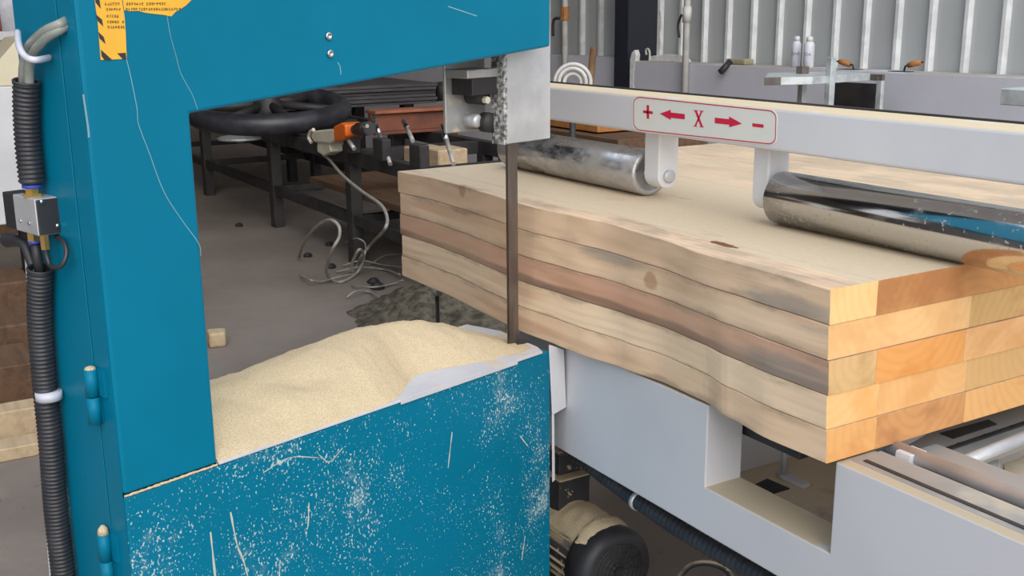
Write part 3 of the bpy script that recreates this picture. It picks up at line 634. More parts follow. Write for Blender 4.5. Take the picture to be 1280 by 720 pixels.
# long face tone, end tones (light, dark)
LT = [(0.80, 0.57, 0.385), (0.86, 0.63, 0.43), (0.66, 0.39, 0.27), (0.90, 0.69, 0.48), (0.84, 0.61, 0.41)]
ET = [[((0.90, 0.60, 0.27), (0.80, 0.45, 0.17)), ((0.60, 0.29, 0.11), (0.43, 0.18, 0.07)), ((0.62, 0.33, 0.13), (0.5, 0.24, 0.1)), ((0.62, 0.33, 0.13), (0.5, 0.24, 0.1))],
      [((0.88, 0.55, 0.25), (0.78, 0.43, 0.18)), ((0.66, 0.41, 0.17), (0.50, 0.28, 0.11)), ((0.66, 0.41, 0.17), (0.50, 0.28, 0.11))],
      [((0.72, 0.47, 0.22), (0.52, 0.31, 0.13)), ((0.82, 0.38, 0.12), (0.70, 0.27, 0.06)), ((0.84, 0.48, 0.22), (0.72, 0.36, 0.14)), ((0.8, 0.45, 0.2), (0.7, 0.36, 0.14))],
      [((0.92, 0.55, 0.24), (0.84, 0.42, 0.14)), ((0.84, 0.48, 0.20), (0.76, 0.37, 0.13)), ((0.72, 0.44, 0.19), (0.62, 0.34, 0.12)), ((0.8, 0.45, 0.2), (0.7, 0.36, 0.14))],
      [((0.80, 0.43, 0.16), (0.66, 0.29, 0.10)), ((0.66, 0.33, 0.13), (0.46, 0.20, 0.08)), ((0.84, 0.47, 0.19), (0.70, 0.32, 0.10)), ((0.8, 0.45, 0.2), (0.7, 0.36, 0.14))]]
knots = {0: (572, 238, 0.016), 1: (807, 352, 0.019), 3: (600, 320, 0.0), 2: (0, 0, 0)}
for L in range(NL):
    z1 = ZT - L * TH; z0 = z1 - TH + 0.0012
    xl = -3.133 + (0.0, 0.012, 0.006, 0.016, 0.010)[L]; xr = -1.322 + (0.0, -0.002, 0.001, -0.002, 0.0)[L]
    prev = None
    for j, yb in enumerate(cuts[L]):
        n = 90 if j == 0 else 10; c = 0.0014
        b = MB(); rings = []
        ya_s = (cuts[L][j - 1] + 0.0006) if j else None
        for i in range(n + 1):
            x = xl + (xr - xl) * i / n; rx = []
            def fr(z): return fy(x, z) if j == 0 else ya_s
            zs = 5 if j == 0 else 1
            rx.append(Vector((x, fr(z0) + c, z0)))
            for k in range(zs + 1):
                z = z0 + c + (z1 - z0 - 2 * c) * k / zs; rx.append(Vector((x, fr(z) + (0.0012 * noise.noise(Vector((x * 9, z * 40, L))) if j == 0 else 0), z)))
            rx += [Vector((x, fr(z1) + c, z1)), Vector((x, yb - c, z1)), Vector((x, yb, z1 - c)), Vector((x, yb, z0 + c)), Vector((x, yb - c, z0))]
            rings.append([b.bm.verts.new(v) for v in rx])
        for A, B in zip(rings, rings[1:]):
            m_ = len(A)
            for k in range(m_): b._f([A[k], A[(k + 1) % m_], B[(k + 1) % m_], B[k]])
        b._f(rings[0][::-1]); b._f(rings[-1])
        ymid = ((fy(-2.2, z0) if j == 0 else ya_s) + yb) / 2; org = Vector(((xl + xr) / 2, ymid, z0))
        o = b.build('pine_board', MT['wood'], origin=org)
        tag(o, 'pine board in the %s layer of the stack, %s' % (lname[L], pname[j] if j < len(cuts[L]) - 1 else pname[3]), 'board', 'sawn pine boards in the stack')
        o['tone'] = [*LT[L]]; o['end_tone'] = [*ET[L][j][0]]; o['end_dark'] = [*ET[L][j][1]]
        o['pith'] = [0.0, random.uniform(-0.1, 0.1), random.uniform(-0.14, -0.05) * random.choice((-1, 1))]
        o['stain'] = (0.03, 0.02, 0.10, -0.10, -0.05)[L] if j == 0 else 0.0
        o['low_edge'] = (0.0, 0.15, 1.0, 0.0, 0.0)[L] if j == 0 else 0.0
        o['dust'] = (1.0, 1.0, 0.6, 0.4)[j] if L == 0 else 0.0
        o['front_y'] = (1.47 - ymid) if j == 0 else -0.6
        kx, ky, kr = knots.get(L, (0, 0, 0)) if j == 0 else (0, 0, 0)
        if kr: X_, Z_ = px_board(kx, ky); o['knot'] = [X_ - org.x, Z_ - org.z, kr + 0.004]
        else: o['knot'] = [9.0, 9.0, 0.0]
        mq = atz(906, 306, ZT); o['mark'] = [mq.x - org.x, mq.y - org.y, 0.027] if (L == 0 and j == 0) else [9.0, 9.0, 0.0]
        if L == 0 and j == 0: X_, Z_ = px_board(995, 374); o['patch'] = [X_ - org.x, 0.012, 0.022]
        elif L == 2 and j == 0: X_, Z_ = px_board(1000, 462); o['patch'] = [X_ - org.x, 0.022, 0.026]
        elif L == 1 and j == 0: X_, Z_ = px_board(760, 318); o['patch'] = [X_ - org.x, 0.058, 0.02]
        else: o['patch'] = [9.0, 9.0, 0.0]

# ================================================================== WHITE CONVEYOR BASE
base = thing('conveyor_base', 'long white steel conveyor base under the board stack', 'machine base', (-1.6, 2.0, 0))
BY = 1.512; BT = 0.778; BB = 0.478; CX0, CX1, CZ = -1.69, -1.33, 0.588; BX0, BX1 = -2.52, 0.4; BD = 0.105
b = MB()
b.prism([Vector((x, BY, z)) for x, z in ((BX0, BB), (BX1, BB), (BX1, BT), (CX1, BT), (CX1, CZ), (CX0, CZ), (CX0, BT), (BX0, BT))], (0, BD, 0), 0.003, 2)
b.build('front_panel', MT['base_white'], base)
MB().box((BX0, 2.62, BB), (BX1, 2.72, BB + 0.09), 0.003).build('rear_rail', MT['base_white'], base)
MB().box((BX0, BY + BD, BB), (BX0 + 0.08, 2.62, BB + 0.09), 0.003).build('end_rail', MT['base_white'], base)
MB().box((BX0 + 0.08, BY + BD, BB + 0.01), (BX1, 2.25, BB + 0.03), 0.002).build('tray', mk('tray_under_sawdust', (0.50, 0.47, 0.42), (0.40, 0.37, 0.33), 6, 0.7, dust=0.85, dust_scale=5, dustcol=(0.78, 0.66, 0.48)), base)
for (x, y) in ((-2.4, 2.6), (0.2, 2.6), (0.2, 1.56), (-0.6, 1.56)):
    b = MB(); b.box((x - 0.04, y - 0.04, 0.012), (x + 0.04, y + 0.04, BB), 0.003); b.box((x - 0.07, y - 0.07, 0), (x + 0.07, y + 0.07, 0.012)); b.build('leg', MT['base_white'], base)
# cross bar, belt and levelling stud in the gap
MB().box((-2.1, 1.63, 0.680), (-1.532, 1.70, 0.776), 0.004).build('black_belt', MT['black'], base)
ip = atz(924, 590, 0.51); MB().box((ip.x - 0.02, BY + BD + 0.002, 0.508), (ip.x, 2.22, 0.70), 0.002).build('inner_panel', MT['white'], base)
ph = atz(935, 622, 0.55)
MB().prism([atz(x, y, 0.511) for x, y in ((938, 608), (959, 598), (987, 610), (958, 619))], (0, 0, -0.003)).build('tray_hole_shade', MT['black'], base)  # black plate on the tray, painted shade of a hole
stud = atz(979, 596, 0.51)
b = MB(); b.lathe([(-0.02, 0.0), (-0.02, 0.008), (0.12, 0.008), (0.12, 0.0)], stud, UP, 12); b.lathe([(0.004, 0.0), (0.004, 0.018), (0.012, 0.018), (0.012, 0.0)], stud, UP, 6, False); b.build('levelling_stud', MT['steel'], base)
b = MB(); b.box((stud.x + 0.00, stud.y - 0.012, stud.z), (stud.x + 0.075, stud.y + 0.012, stud.z + 0.010)); b.build('strap', MT['white'], base)
b = MB(); b.box((-1.40, 1.63, 0.508), (-1.34, 1.95, 0.60)); b.build('inner_bracket', MT['white'], base)
# right hand slide: long shaft on blocks, cross rail
deck = MB(); deck.box((CX1, BY + BD, 0.735), (BX1, 1.80, 0.752), 0.002); deck.build('slide_deck', MT['machined'], base)
MB().box((CX1 + 0.012, BY + 0.028, BT - 0.002), (BX1, BY + BD + 0.004, BT + 0.002), 0.001).build('slide_plate', MT['machined'], base)
b = MB(); b.box((CX1 + 0.03, BY + 0.04, BT - 0.004), (BX1, BY + 0.05, BT + 0.004)); b.build('dust_lip', MT['dark_iron'], base)
sh0 = atz(1140, 566, 0.772)
b = MB(); b.tube([(-1.36, 1.668, 0.772), (0.4, 1.668, 0.772)], 0.016, 20); b.build('slide_shaft', MT['steel'], base)
b = MB(); b.box((-1.30, 1.652, 0.752), (0.4, 1.684, 0.757)); b.build('slide_shim', MT['black'], base)
xs_ = atz(1110, 583, 0.752).x
for x in (xs_, -0.4):
    b = MB(); b.prism([Vector((x, y, z)) for y, z in ((1.625, 0.752), (1.71, 0.752), (1.695, 0.758), (1.69, 0.7815), (1.645, 0.7815), (1.64, 0.758))], (0.035, 0, 0), 0.001); b.build('shaft_support', MT['white'], base)
for x in (-1.17, -0.9):
    MB().lathe([(0, 0), (0, 0.008), (0.006, 0.008), (0.006, 0)], (x, BY + BD + 0.012, 0.752), UP, 6, False).build('bolt', MT['dark_iron'], base)
ZR = 0.715
def RZ(x, y, z=ZR): return atz(x, y, z)
def flat(pp, z, th, nm, mat): return MB().prism([RZ(x, y, z) for x, y in pp], (0, 0, -th), 0.001).build(nm, mat, base)
flat([(1128, 560), (1172, 534), (1330, 478), (1330, 534), (1200, 580)], ZR, 0.02, 'cross_rail', MT['machined'])
flat([(1174, 541), (1236, 524), (1247, 530), (1192, 548)], ZR + 0.002, 0.002, 'rail_slot', MT['black'])
flat([(1160, 566), (1330, 509), (1330, 514), (1164, 570)], ZR + 0.003, 0.003, 'rail_slot', MT['dark_iron'])
b = MB(); b.tube([RZ(1180, 588, ZR + 0.012), RZ(1330, 527, ZR + 0.012)], 0.014, 16); b.build('cross_shaft', MT['steel'], base)
for q in ((1199, 556), (1232, 545), (1265, 534)): MB().lathe([(0, 0), (0, 0.005), (0.003, 0.005), (0.003, 0)], RZ(q[0], q[1]), UP, 10).build('bolt', MT['dark_iron'], base)
flat([(1196, 592), (1248, 573), (1252, 590), (1205, 612)], 0.66, 0.15, 'slide_block', MT['white'])
flat([(1254, 580), (1330, 548), (1340, 590), (1262, 612)], 0.66, 0.15, 'slide_block', MT['base_white'])

# ================================================================== PRESSURE BEAM WITH ROLLERS
beam = thing('pressure_beam', 'white box beam over the board stack carrying a red X axis sign', 'beam', (-0.3, 1.82, 0))
PY0, PY1, PZ0, PZ1 = 1.765, 1.875, 1.297, 1.393
MB().box((-2.86, PY0, PZ0), (0.5, PY1, PZ1), 0.008, 3).build('box_beam', MT['white_dusty'], beam)
MB().box((-2.86, PY1 - 0.004, PZ1 - 0.002), (0.5, PY1 + 0.004, PZ1 + 0.004)).build('rear_lip', MT['dark_iron'], beam)
MB().box((-0.30, 2.9, 0), (-0.18, 3.02, PZ1 + 0.1), 0.004).build('post', MT['white'], beam)
MB().box((-0.30, PY1, PZ0 + 0.0), (-0.18, 2.9, PZ1 - 0.01), 0.004).build('cantilever', MT['white'], beam)
RR = 0.061; AY = 1.833; AZr = ZT + RR + 0.001
def bracket(x0, x1, nm):
    b = MB(); prof = []
    w = 0.033; cz = AZr
    pts = [(AY - w, PZ0 + 0.002), (AY + w, PZ0 + 0.002), (AY + w, cz)]
    pts += [(AY + w * math.cos(a), cz - w * 1.0 * math.sin(a)) for a in [math.pi * k / 12 for k in range(1, 12)]] + [(AY - w, cz)]
    b.prism([Vector((x0, y, z)) for y, z in pts], (x1 - x0, 0, 0), 0.004, 2)
    o = b.build('roller_bracket', MT['white'], beam)
    MB().lathe([(0, 0), (0, 0.017), (0.008, 0.017), (0.01, 0.012), (0.01, 0)], (x1, AY, AZr), (1, 0, 0), 20).build('axle_nut', MT['steel'], o)
bracket(-2.297, -2.236, 'a'); bracket(-1.888, -1.838, 'b')
def roller(x0, x1, mat, label):
    t = thing('pressure_roller', label, 'roller', ((x0 + x1) / 2, AY, ZT), 'chrome pressure rollers on the stack')
    b = MB(); b.lathe([(0, RR - 0.014), (0, RR - 0.004), (0.004, RR), (x1 - x0 - 0.004, RR), (x1 - x0, RR - 0.004), (x1 - x0, RR - 0.014), (x1 - x0 - 0.012, RR - 0.016), (x1 - x0 - 0.012, 0.0)], (x0, AY, AZr), (1, 0, 0), 64); b.build('roller_drum', mat, t)
    b = MB(); b.tube([(x0 - 0.012, AY, AZr), (x1 + 0.004, AY, AZr)], 0.014, 16); b.build('axle', MT['steel'], t)
roller(-3.02, -2.309, MT['chrome'], 'dull dusty chrome roller lying on the far end of the stack, behind the blade')
roller(-1.826, -0.35, MT['chrome_clean'], 'shiny chrome roller lying on the near end of the stack, with blue reflections')
# sign
def B(x, y, d=0.0): return aty(x, y, PY0 - d)
sg = MB(); 
def rounded(pp, r=9):
    """clip the corners of the plate as arcs that bow inward a little"""
    out = []
    n = len(pp)
    for i in range(n):
        p, a, c = Vector(pp[i]), Vector(pp[i - 1]), Vector(pp[(i + 1) % n])
        u = (a - p).normalized() * r; v = (c - p).normalized() * r
        for k in range(5):
            th = k / 4; out.append(p + u * (1 - th) ** 1.6 + v * th ** 1.6)
    return out
plate = rounded([(790.5, 119), (972, 138), (970.5, 182.5), (790.5, 163.5)], 8)
sgn = MB().prism([B(p.x, p.y, 0.0002) for p in plate], (0, -0.0012, 0)).build('axis_sign', MT['sign'], beam)
YS = 0.0016
inner = [B(p.x, p.y, YS) for p in rounded([(792, 120.8), (970.3, 139.3), (969, 180.6), (792, 162)], 8)]
b = MB(); b.ribbon([*inner, inner[0], inner[1]], 0.0024, (0, -1, 0)); b.build('sign_border', MT['red_ink'], sgn)
def glyph(name, polys):
    b = MB()
    for pp in polys: b.prism([B(x, y, YS) for x, y in pp], (0, -0.0004, 0))
    b.build(name, MT['red_ink'], sgn)
glyph('plus_mark', [[(804, 137.8), (816, 139.2), (816, 142.6), (804, 141.2)], [(808.4, 131.2), (811.4, 131.6), (811.4, 148.6), (808.4, 148.2)]])
glyph('left_arrow', [[(825, 142), (838.5, 137.2), (838.5, 140.6), (856, 142.6), (856, 149.2), (838.5, 147.3), (838.5, 150)]])
glyph('letter_x', [[(868.2, 138), (871, 138.3), (879, 158.8), (876, 158.5)], [(876.4, 138.6), (878.4, 138.8), (870, 158), (868, 157.8)], [(866.8, 137.4), (872.4, 138), (872.4, 138.9), (866.8, 138.3)], [(874.6, 138), (879.8, 138.6), (879.8, 139.5), (874.6, 138.9)], [(866.6, 157), (871.4, 157.5), (871.4, 158.4), (866.6, 157.9)], [(874.6, 157.9), (880, 158.5), (880, 159.4), (874.6, 158.8)]])
glyph('right_arrow', [[(893.6, 147), (911.5, 149), (911.5, 145.6), (927.5, 154.6), (911.5, 159.2), (911.5, 156), (893.6, 154)]])
glyph('minus_mark', [[(940.5, 154), (954.5, 155.6), (954.5, 159.8), (940.5, 158.2)]])

# ================================================================== ON THE FLOOR BY THE BASE
mo = thing('electric_motor', 'black electric motor half buried in sawdust beside the blue cabinet', 'motor', (-2.35, 1.66, 0))
mc = atpl(762, 708, Vector((-2.3, 1.62, 0.16)), Vector((1, 0.3, 0)).normalized())
MR = 0.110; mc = Vector((-2.20, 1.655, 0.112)); md = Vector((1, 0.0, 0))
b = MB(); b.lathe([(-0.34, 0.0), (-0.34, MR * 0.85), (-0.33, MR * 0.95), (-0.06, MR * 0.95), (-0.06, 0.0)], mc, md, 40)
for k in range(26):
    a = k * 2 * math.pi / 26
    if math.sin(a) > -0.75:
        d = Vector((0, math.cos(a), math.sin(a))); q = Vector((0, -math.sin(a), math.cos(a))) * 0.0025
        p0 = mc + d * MR * 0.93
        b.prism([p0 + q + md * -0.31, p0 - q + md * -0.31, p0 - q + d * 0.012 + md * -0.31, p0 + q + d * 0.012 + md * -0.31], md * 0.24)
b.build('motor_body', MT['black_dusty'], mo)
b = MB(); b.lathe([(-0.075, 0.0), (-0.075, MR * 1.08), (-0.005, MR * 1.08), (0.012, MR * 0.98), (0.016, MR * 0.86), (0.016, 0.0)], mc, md, 44); cowl = b.build('fan_cowl', MT['black'], mo)
b = MB()
for r in (0.025, 0.04, 0.055, 0.07, 0.082): b.torus(mc + md * 0.017, md, r, 0.0022, 40, 6)
for k in range(12):
    a = k * math.pi / 6; d = Vector((0, math.cos(a), math.sin(a))); b.tube([mc + md * 0.018 + d * 0.012, mc + md * 0.018 + d * 0.085], 0.0016, 6)
b.build('fan_grille', MT['dark_iron'], cowl)
b = MB(); b.box((mc.x - 0.30, mc.y - 0.09, 0.0), (mc.x - 0.06, mc.y + 0.09, 0.05), 0.004); b.build('motor_foot', MT['black_dusty'], mo)
b = MB(); b.box((mc.x - 0.30, mc.y - 0.055, mc.z + MR * 0.8), (mc.x - 0.20, mc.y + 0.055, mc.z + MR + 0.09), 0.006, 2); b.box((mc.x - 0.31, mc.y - 0.065, mc.z + MR + 0.09), (mc.x - 0.18, mc.y + 0.065, mc.z + MR + 0.1), 0.003); b.box((mc.x - 0.28, mc.y - 0.05, mc.z + MR + 0.10), (mc.x - 0.21, mc.y + 0.045, mc.z + MR + 0.17), 0.008, 2)
b.build('terminal_box', MT['black_dusty'], mo)
# sawdust lying on the motor
b = MB(); b.sm = True; rows_ = []
for i in range(25):
    x = mc.x - 0.29 + 0.265 * i / 24; row = []
    for j in range(21):
        a = math.radians(35 + 108 * j / 20); e = math.sin(math.pi * j / 20) * math.sin(math.pi * min(1, (i + 1) / 25)) ** 0.5
        rr = MR * (1.02 if x < mc.x - 0.075 else 1.09) + 0.02 * max(0, e) - 0.004 + 0.006 * noise.noise(Vector((x * 40, a * 5, 0)))
        row.append(b.bm.verts.new(Vector((x, mc.y + rr * math.cos(a), mc.z + rr * math.sin(a)))))
    rows_.append(row)
for i in range(24):
    for j in range(20): b._f([rows_[i][j], rows_[i + 1][j], rows_[i + 1][j + 1], rows_[i][j + 1]])
tag(b.build('sawdust', MT['sawdust']), 'drift of sawdust lying on the black motor', 'sawdust', kind='stuff')
# hose sagging under the base
hp = [aty(x, y, BY + 0.05) for x, y in ((700, 549), (740, 583), (775, 610), (805, 631), (840, 655), (880, 680), (930, 708), (1000, 748), (1100, 800))]
b = MB(); path = resample(catmull(hp, 16), 0.004); b.tube(path, lambda i: 0.022 - 0.0022 * (0.5 + 0.5 * math.cos(i * math.pi / 2)), 14)
sg_h = tag(b.build('sagging_hose', MT['hose']), 'black hose sagging below the white conveyor base', 'hose')
pcl = aty(797, 626, BY + 0.05); MB().lathe([(-0.006, 0.0), (-0.006, 0.0245), (0.006, 0.0245), (0.006, 0)], pcl, (hp[4] - hp[2]).normalized(), 18).build('hose_clip', MT['steel'], sg_h)
lp = [atz(x, y, zz) for x, y, zz in ((842, 735, 0.012), (852, 718, 0.05), (862, 708, 0.075), (878, 703.5, 0.09), (895, 706, 0.085), (910, 715, 0.06), (922, 735, 0.012))]
b = MB(); b.tube(catmull(lp, 10), 0.0085, 12); b.build('floor_cable', MT['black_dusty']); tag(bpy.data.objects['floor_cable'], 'black cable arching up from the floor at the bottom edge', 'cable')

# ================================================================== FAR WORK BENCH (seen through the saw)
bench = thing('steel_bench', 'long dark steel bench seen through the throat of the blue bandsaw', 'bench', (-8.2, 3.2, 0))
GY0, GY1, GZ = 2.80, 3.75, 0.665
for yy, xs in ((GY0, (-10.0, -8.15, -6.62)), (GY1, (-10.4, -9.75, -8.0, -6.55))):
    for x in xs: MB().box((x - 0.045, yy - 0.04, 0), (x + 0.045, yy + 0.04, GZ), 0.003).build('leg', MT['dark_iron'], bench)
for yy in (GY0, GY1):
    MB().box((-12.2, yy - 0.035, GZ), (-5.2, yy + 0.035, GZ + 0.09), 0.003).build('top_rail', MT['dark_iron'], bench)
    MB().box((-12.2, yy - 0.025, 0.26), (-5.2, yy + 0.025, 0.33), 0.002).build('lower_rail', MT['dark_iron'], bench)
for x in (-11.6, -10.0, -8.15, -6.62, -5.6):
    MB().box((x - 0.03, GY0, 0.27), (x + 0.03, GY1, 0.32), 0.002).build('cross_rail', MT['dark_iron'], bench)
    MB().box((x - 0.04, GY0 + 0.035, GZ), (x + 0.04, GY1 - 0.035, GZ + 0.085), 0.002).build('cross_rail', MT['dark_iron'], bench)
for k in range(9):
    x = -11.2 + k * 0.36
    MB().box((x - 0.05, GY0 + 0.04, GZ + 0.03), (x + 0.05, GY1 - 0.04, GZ + 0.08), 0.002).build('top_slat', MT['dark_iron'], bench)
MB().box((-7.55, GY0 + 0.05, 0.42), (-5.4, GY1 - 0.1, 0.46)).build('shelf', MT['brown'], bench)
# big black wheel lying on the bench
wc = aty(335, 137, 2.75); wt = (UP + (O - wc).normalized() * 0.12).normalized()
wh = thing('saw_wheel', 'large black spoked wheel lying on the far dark bench', 'wheel', (wc.x, wc.y, GZ + 0.06))
MB().torus(wc, wt, 0.545, 0.078, 96, 18, 1.0).build('rim', MT['wheel'], wh)
MB().lathe([(-0.08, 0), (-0.08, 0.13), (0.03, 0.12), (0.10, 0.08), (0.16, 0.07), (0.16, 0)], wc, wt, 32).build('hub', MT['dark_iron'], wh)
u = wt.orthogonal().normalized(); w = wt.cross(u)
for k in range(6):
    d = u * math.cos(k * math.pi / 3 + 0.3) + w * math.sin(k * math.pi / 3 + 0.3)
    MB().tube([wc + d * 0.09 + wt * 0.04, wc + d * 0.53], 0.032, 10).build('spoke', MT['dark_iron'], wh)
# chrome cap hanging below
cp = aty(300, 173, 2.62); b = MB(); b.lathe([(-0.03, 0), (-0.03, 0.03), (-0.012, 0.035), (-0.008, 0.17), (0.004, 0.18), (0.015, 0.15), (0.03, 0.05), (0.03, 0)], cp, UP, 28); tag(b.build('steel_disc', MT['galv']), 'shiny steel disc fixed under the black wheel', 'disc')
MB().tube([cp + UP * 0.03, Vector((cp.x - 0.1, 2.74, wc.z - 0.02))], 0.018, 8).build('stem', MT['dark_iron'], bpy.data.objects['steel_disc'])
# electric tool on the bench edge
GYF = 2.66
gt = thing('power_tool', 'white and orange power tool hanging at the end of the black wheel', 'power tool', aty(410, 180, GYF))
def G(x, y, d=0.0): return aty(x, y, GYF + d)
def solid(pp, th, bev, name, m, par, d=0.0, Gf=G): return MB().prism([Gf(x, y, d) for x, y in pp], (0, th, 0), bev, 2).build(name, m, par)
solid([(388, 170), (390, 164), (396, 163), (417, 161), (418, 176), (412, 180), (404, 179), (392, 178)], 0.12, 0.012, 'tool_body', MT['cream'], gt)
solid([(396, 177), (411, 178), (413, 190), (404, 195), (396, 190)], 0.09, 0.01, 'tool_handle', MT['cream'], gt, 0.015)
solid([(416, 158), (426, 153), (431, 156), (432, 170), (428, 176), (417, 177)], 0.13, 0.012, 'gear_housing', MT['orange'], gt, -0.005)
pa, pb2 = G(431, 163, 0.06), G(449, 161.5, 0.06); pc2 = G(462, 160.5, 0.06)
MB().tube([pa, pb2], 0.03, 14).build('neck', MT['black'], gt)
MB().tube([pb2, pc2], 0.042, 16).build('chuck', MT['dark_iron'], gt)
MB().tube([G(452, 158, 0.0), G(459, 157.6, 0.0)], 0.012, 8).build('chuck_band', MT['chrome_clean'], gt)
MB().tube(catmull([G(389, 178), G(386, 172), G(388, 165), G(392, 162)], 6), 0.012, 8).build('guard_wire', MT['cream'], gt)
MB().tube([G(436, 176, 0.03), G(443, 186, 0.03)], 0.014, 8).build('side_handle', MT['steel'], gt)
# its cable, down to loops on the floor
def cab(pts, r, label, nm='loose_cable'):
    o = MB().tube(catmull(pts, 10), r, 8).build(nm, MT['wire']); return tag(o, label, 'cable', 'pale cable on the floor')
cp_ = [G(404, 193, 0.05), G(412, 200, 0.05), G(428, 219, -0.05), G(452, 239, -0.1), G(476, 256, -0.12)]
cp_ += [aty(484, 273, 2.5), aty(480, 288, 2.45), atz(466, 303, 0.22), atz(452, 320, 0.12), atz(447, 332, 0.03), atz(441, 341, 0.02), atz(440, 330, 0.09), atz(449, 312, 0.2), atz(455, 322, 0.12), atz(446, 341, 0.02), atz(428, 352, 0.012), atz(415, 350, 0.012), atz(408, 338, 0.1), atz(415, 313, 0.28), atz(424, 296, 0.36), atz(423, 282, 0.42), atz(412, 275, 0.44), atz(396, 283, 0.36), atz(380, 303, 0.18), atz(374, 321, 0.02)]
cab(cp_, 0.010, 'pale cable running from the power tool down to loops on the floor')
for k, pp in enumerate(([(432, 303), (445, 298), (456, 304), (456, 318), (448, 330)], [(376, 345), (388, 350), (402, 352), (420, 347), (450, 341)], [(433, 372), (445, 364), (462, 365), (478, 376), (478, 386)], [(420, 340), (450, 334), (480, 337), (500, 343)], [(440, 357), (466, 359), (490, 355), (504, 350)], [(428, 332), (452, 326), (478, 331), (503, 334)], [(463, 330), (480, 320), (495, 318), (505, 317)])):
    o = MB().tube(catmull([atz(x, y, 0.012 + (0.2 if (k in (0,) and 0 < i < 4) else 0.03 * (i % 2))) for i, (x, y) in enumerate(pp)], 8), 0.0055, 6).build('loose_cable', MT['wire'])
    tag(o, 'thin pale wire lying tangled on the concrete floor by the bench', 'cable', 'thin wires tangled on the floor')
# red steel beam, dogs and sheet pile behind the stack
GT = GZ + 0.09
rbm = thing('red_steel_beam', 'short red oxide steel beam lying across the far bench under the dark sheets', 'beam', (-7.3, 3.5, GT))
MB().box((-7.42, 3.27, GT + 0.02), (-7.32, 3.95, 0.905), 0.004).build('beam_web', MT['red_iron'], rbm)
MB().box((-7.46, 3.27, 0.905), (-7.28, 3.95, 0.927), 0.003).build('beam_flange', MT['red_edge'], rbm)  # top flange in a brighter red than the web
MB().box((-7.46, 3.27, GT), (-7.28, 3.95, GT + 0.02), 0.003).build('beam_flange', MT['red_iron'], rbm)
for k, (x, y, x2, y2) in enumerate(((466, 145, 488, 205), (505, 152, 516, 176), (553, 158, 567, 205))):
    t = thing('clamp_rod', ('leftmost shiny clamp rod in front of the red beam', 'middle shiny clamp rod in front of the red beam', 'shiny clamp rod nearest the guide head, in front of the red beam')[k], 'rod', aty(x2, y2, 2.74), 'clamp rods along the red beam')
    pA, pB = aty(x, y, 2.88), aty(x2, y2, 2.72); pm = pA.lerp(pB, 0.4)
    MB().tube([pA, pm], 0.016, 8).build('bright_end', MT['chrome_clean'], t)
    MB().tube([pm, pB], 0.013, 8).build('shank', MT['steel_dusty'], t)
    MB().box((pA.x - 0.07, 2.70, pA.z - 0.22), (pA.x + 0.07, 2.76, pA.z - 0.09), 0.006).build('clamp_block', MT['dark_iron'], t)
sp_ = thing('sheet_pile', 'dark pile of steel sheets lying across the far bench behind the black wheel', 'sheet pile', (-9.6, 3.8, 0))
b = MB()
for k in range(6):
    o_ = 0.03 * math.sin(k * 2.3)
    b.box((-10.4 + o_, 3.05 + o_, 0.83 + k * 0.030), (-8.82 + 0.02 * math.sin(k * 1.7), 4.56 + 0.03 * math.sin(k * 3.1), 0.856 + k * 0.030), 0.002)
b.build('steel_sheets', MT['tarp'], sp_)
MB().box((-10.2, 3.2, GT), (-8.9, 3.3, 0.83), 0.003).build('bearer', MT['dark_iron'], sp_)
for x in (-10.1, -9.0): MB().box((x - 0.05, 4.3, 0), (x + 0.05, 4.4, 0.83), 0.003).build('trestle_leg', MT['dark_iron'], sp_)
MB().lathe([(0, 0), (0, 0.085), (0.18, 0.085), (0.18, 0)], (-8.9, 4.60, 0.92), (0, 1, 0.05), 20).build('pipe_end', MT['dark_iron'], sp_)
for k, (x, y, wx, nm) in enumerate(((510, 184, 0.07, 'nearer'), (538, 186, 0.11, 'farther'))):
    q = aty(x, y, 3.15); tag(MB().box((q.x - wx, 3.15, 0.46), (q.x + wx, 3.36, q.z), 0.008).build('tan_block', MT['plank']), 'tan timber block on the far bench shelf left of the guide head, the %s one' % nm, 'block', 'tan blocks on the far bench')
q = aty(557, 112, 3.97); tag(MB().box((q.x - 0.04, 3.97, 0), (q.x + 0.04, 4.05, 1.5), 0.004).build('brown_post', MT['red_iron']), 'thin reddish brown post standing behind the red beam, left of the guide head', 'post')
# timber beyond the end of roller, seen under the white beam
tp = thing('timber_pile', 'dark pile of boards with an orange top board, seen under the white beam', 'timber pile', (-5.6, 4.2, 0))
MB().box((-6.6, 3.98, 0.88), (-5.55, 4.4, 0.93), 0.003).build('top_board', MT['grip'], tp)
for k in range(7): MB().box((-6.7 + 0.07 * (k % 3), 3.9 + 0.03 * (k % 2), 0.0 + k * 0.125), (-5.45 + 0.11 * (k % 4), 4.6, 0.12 + k * 0.125), 0.004).build('board', MT['brown'], tp)
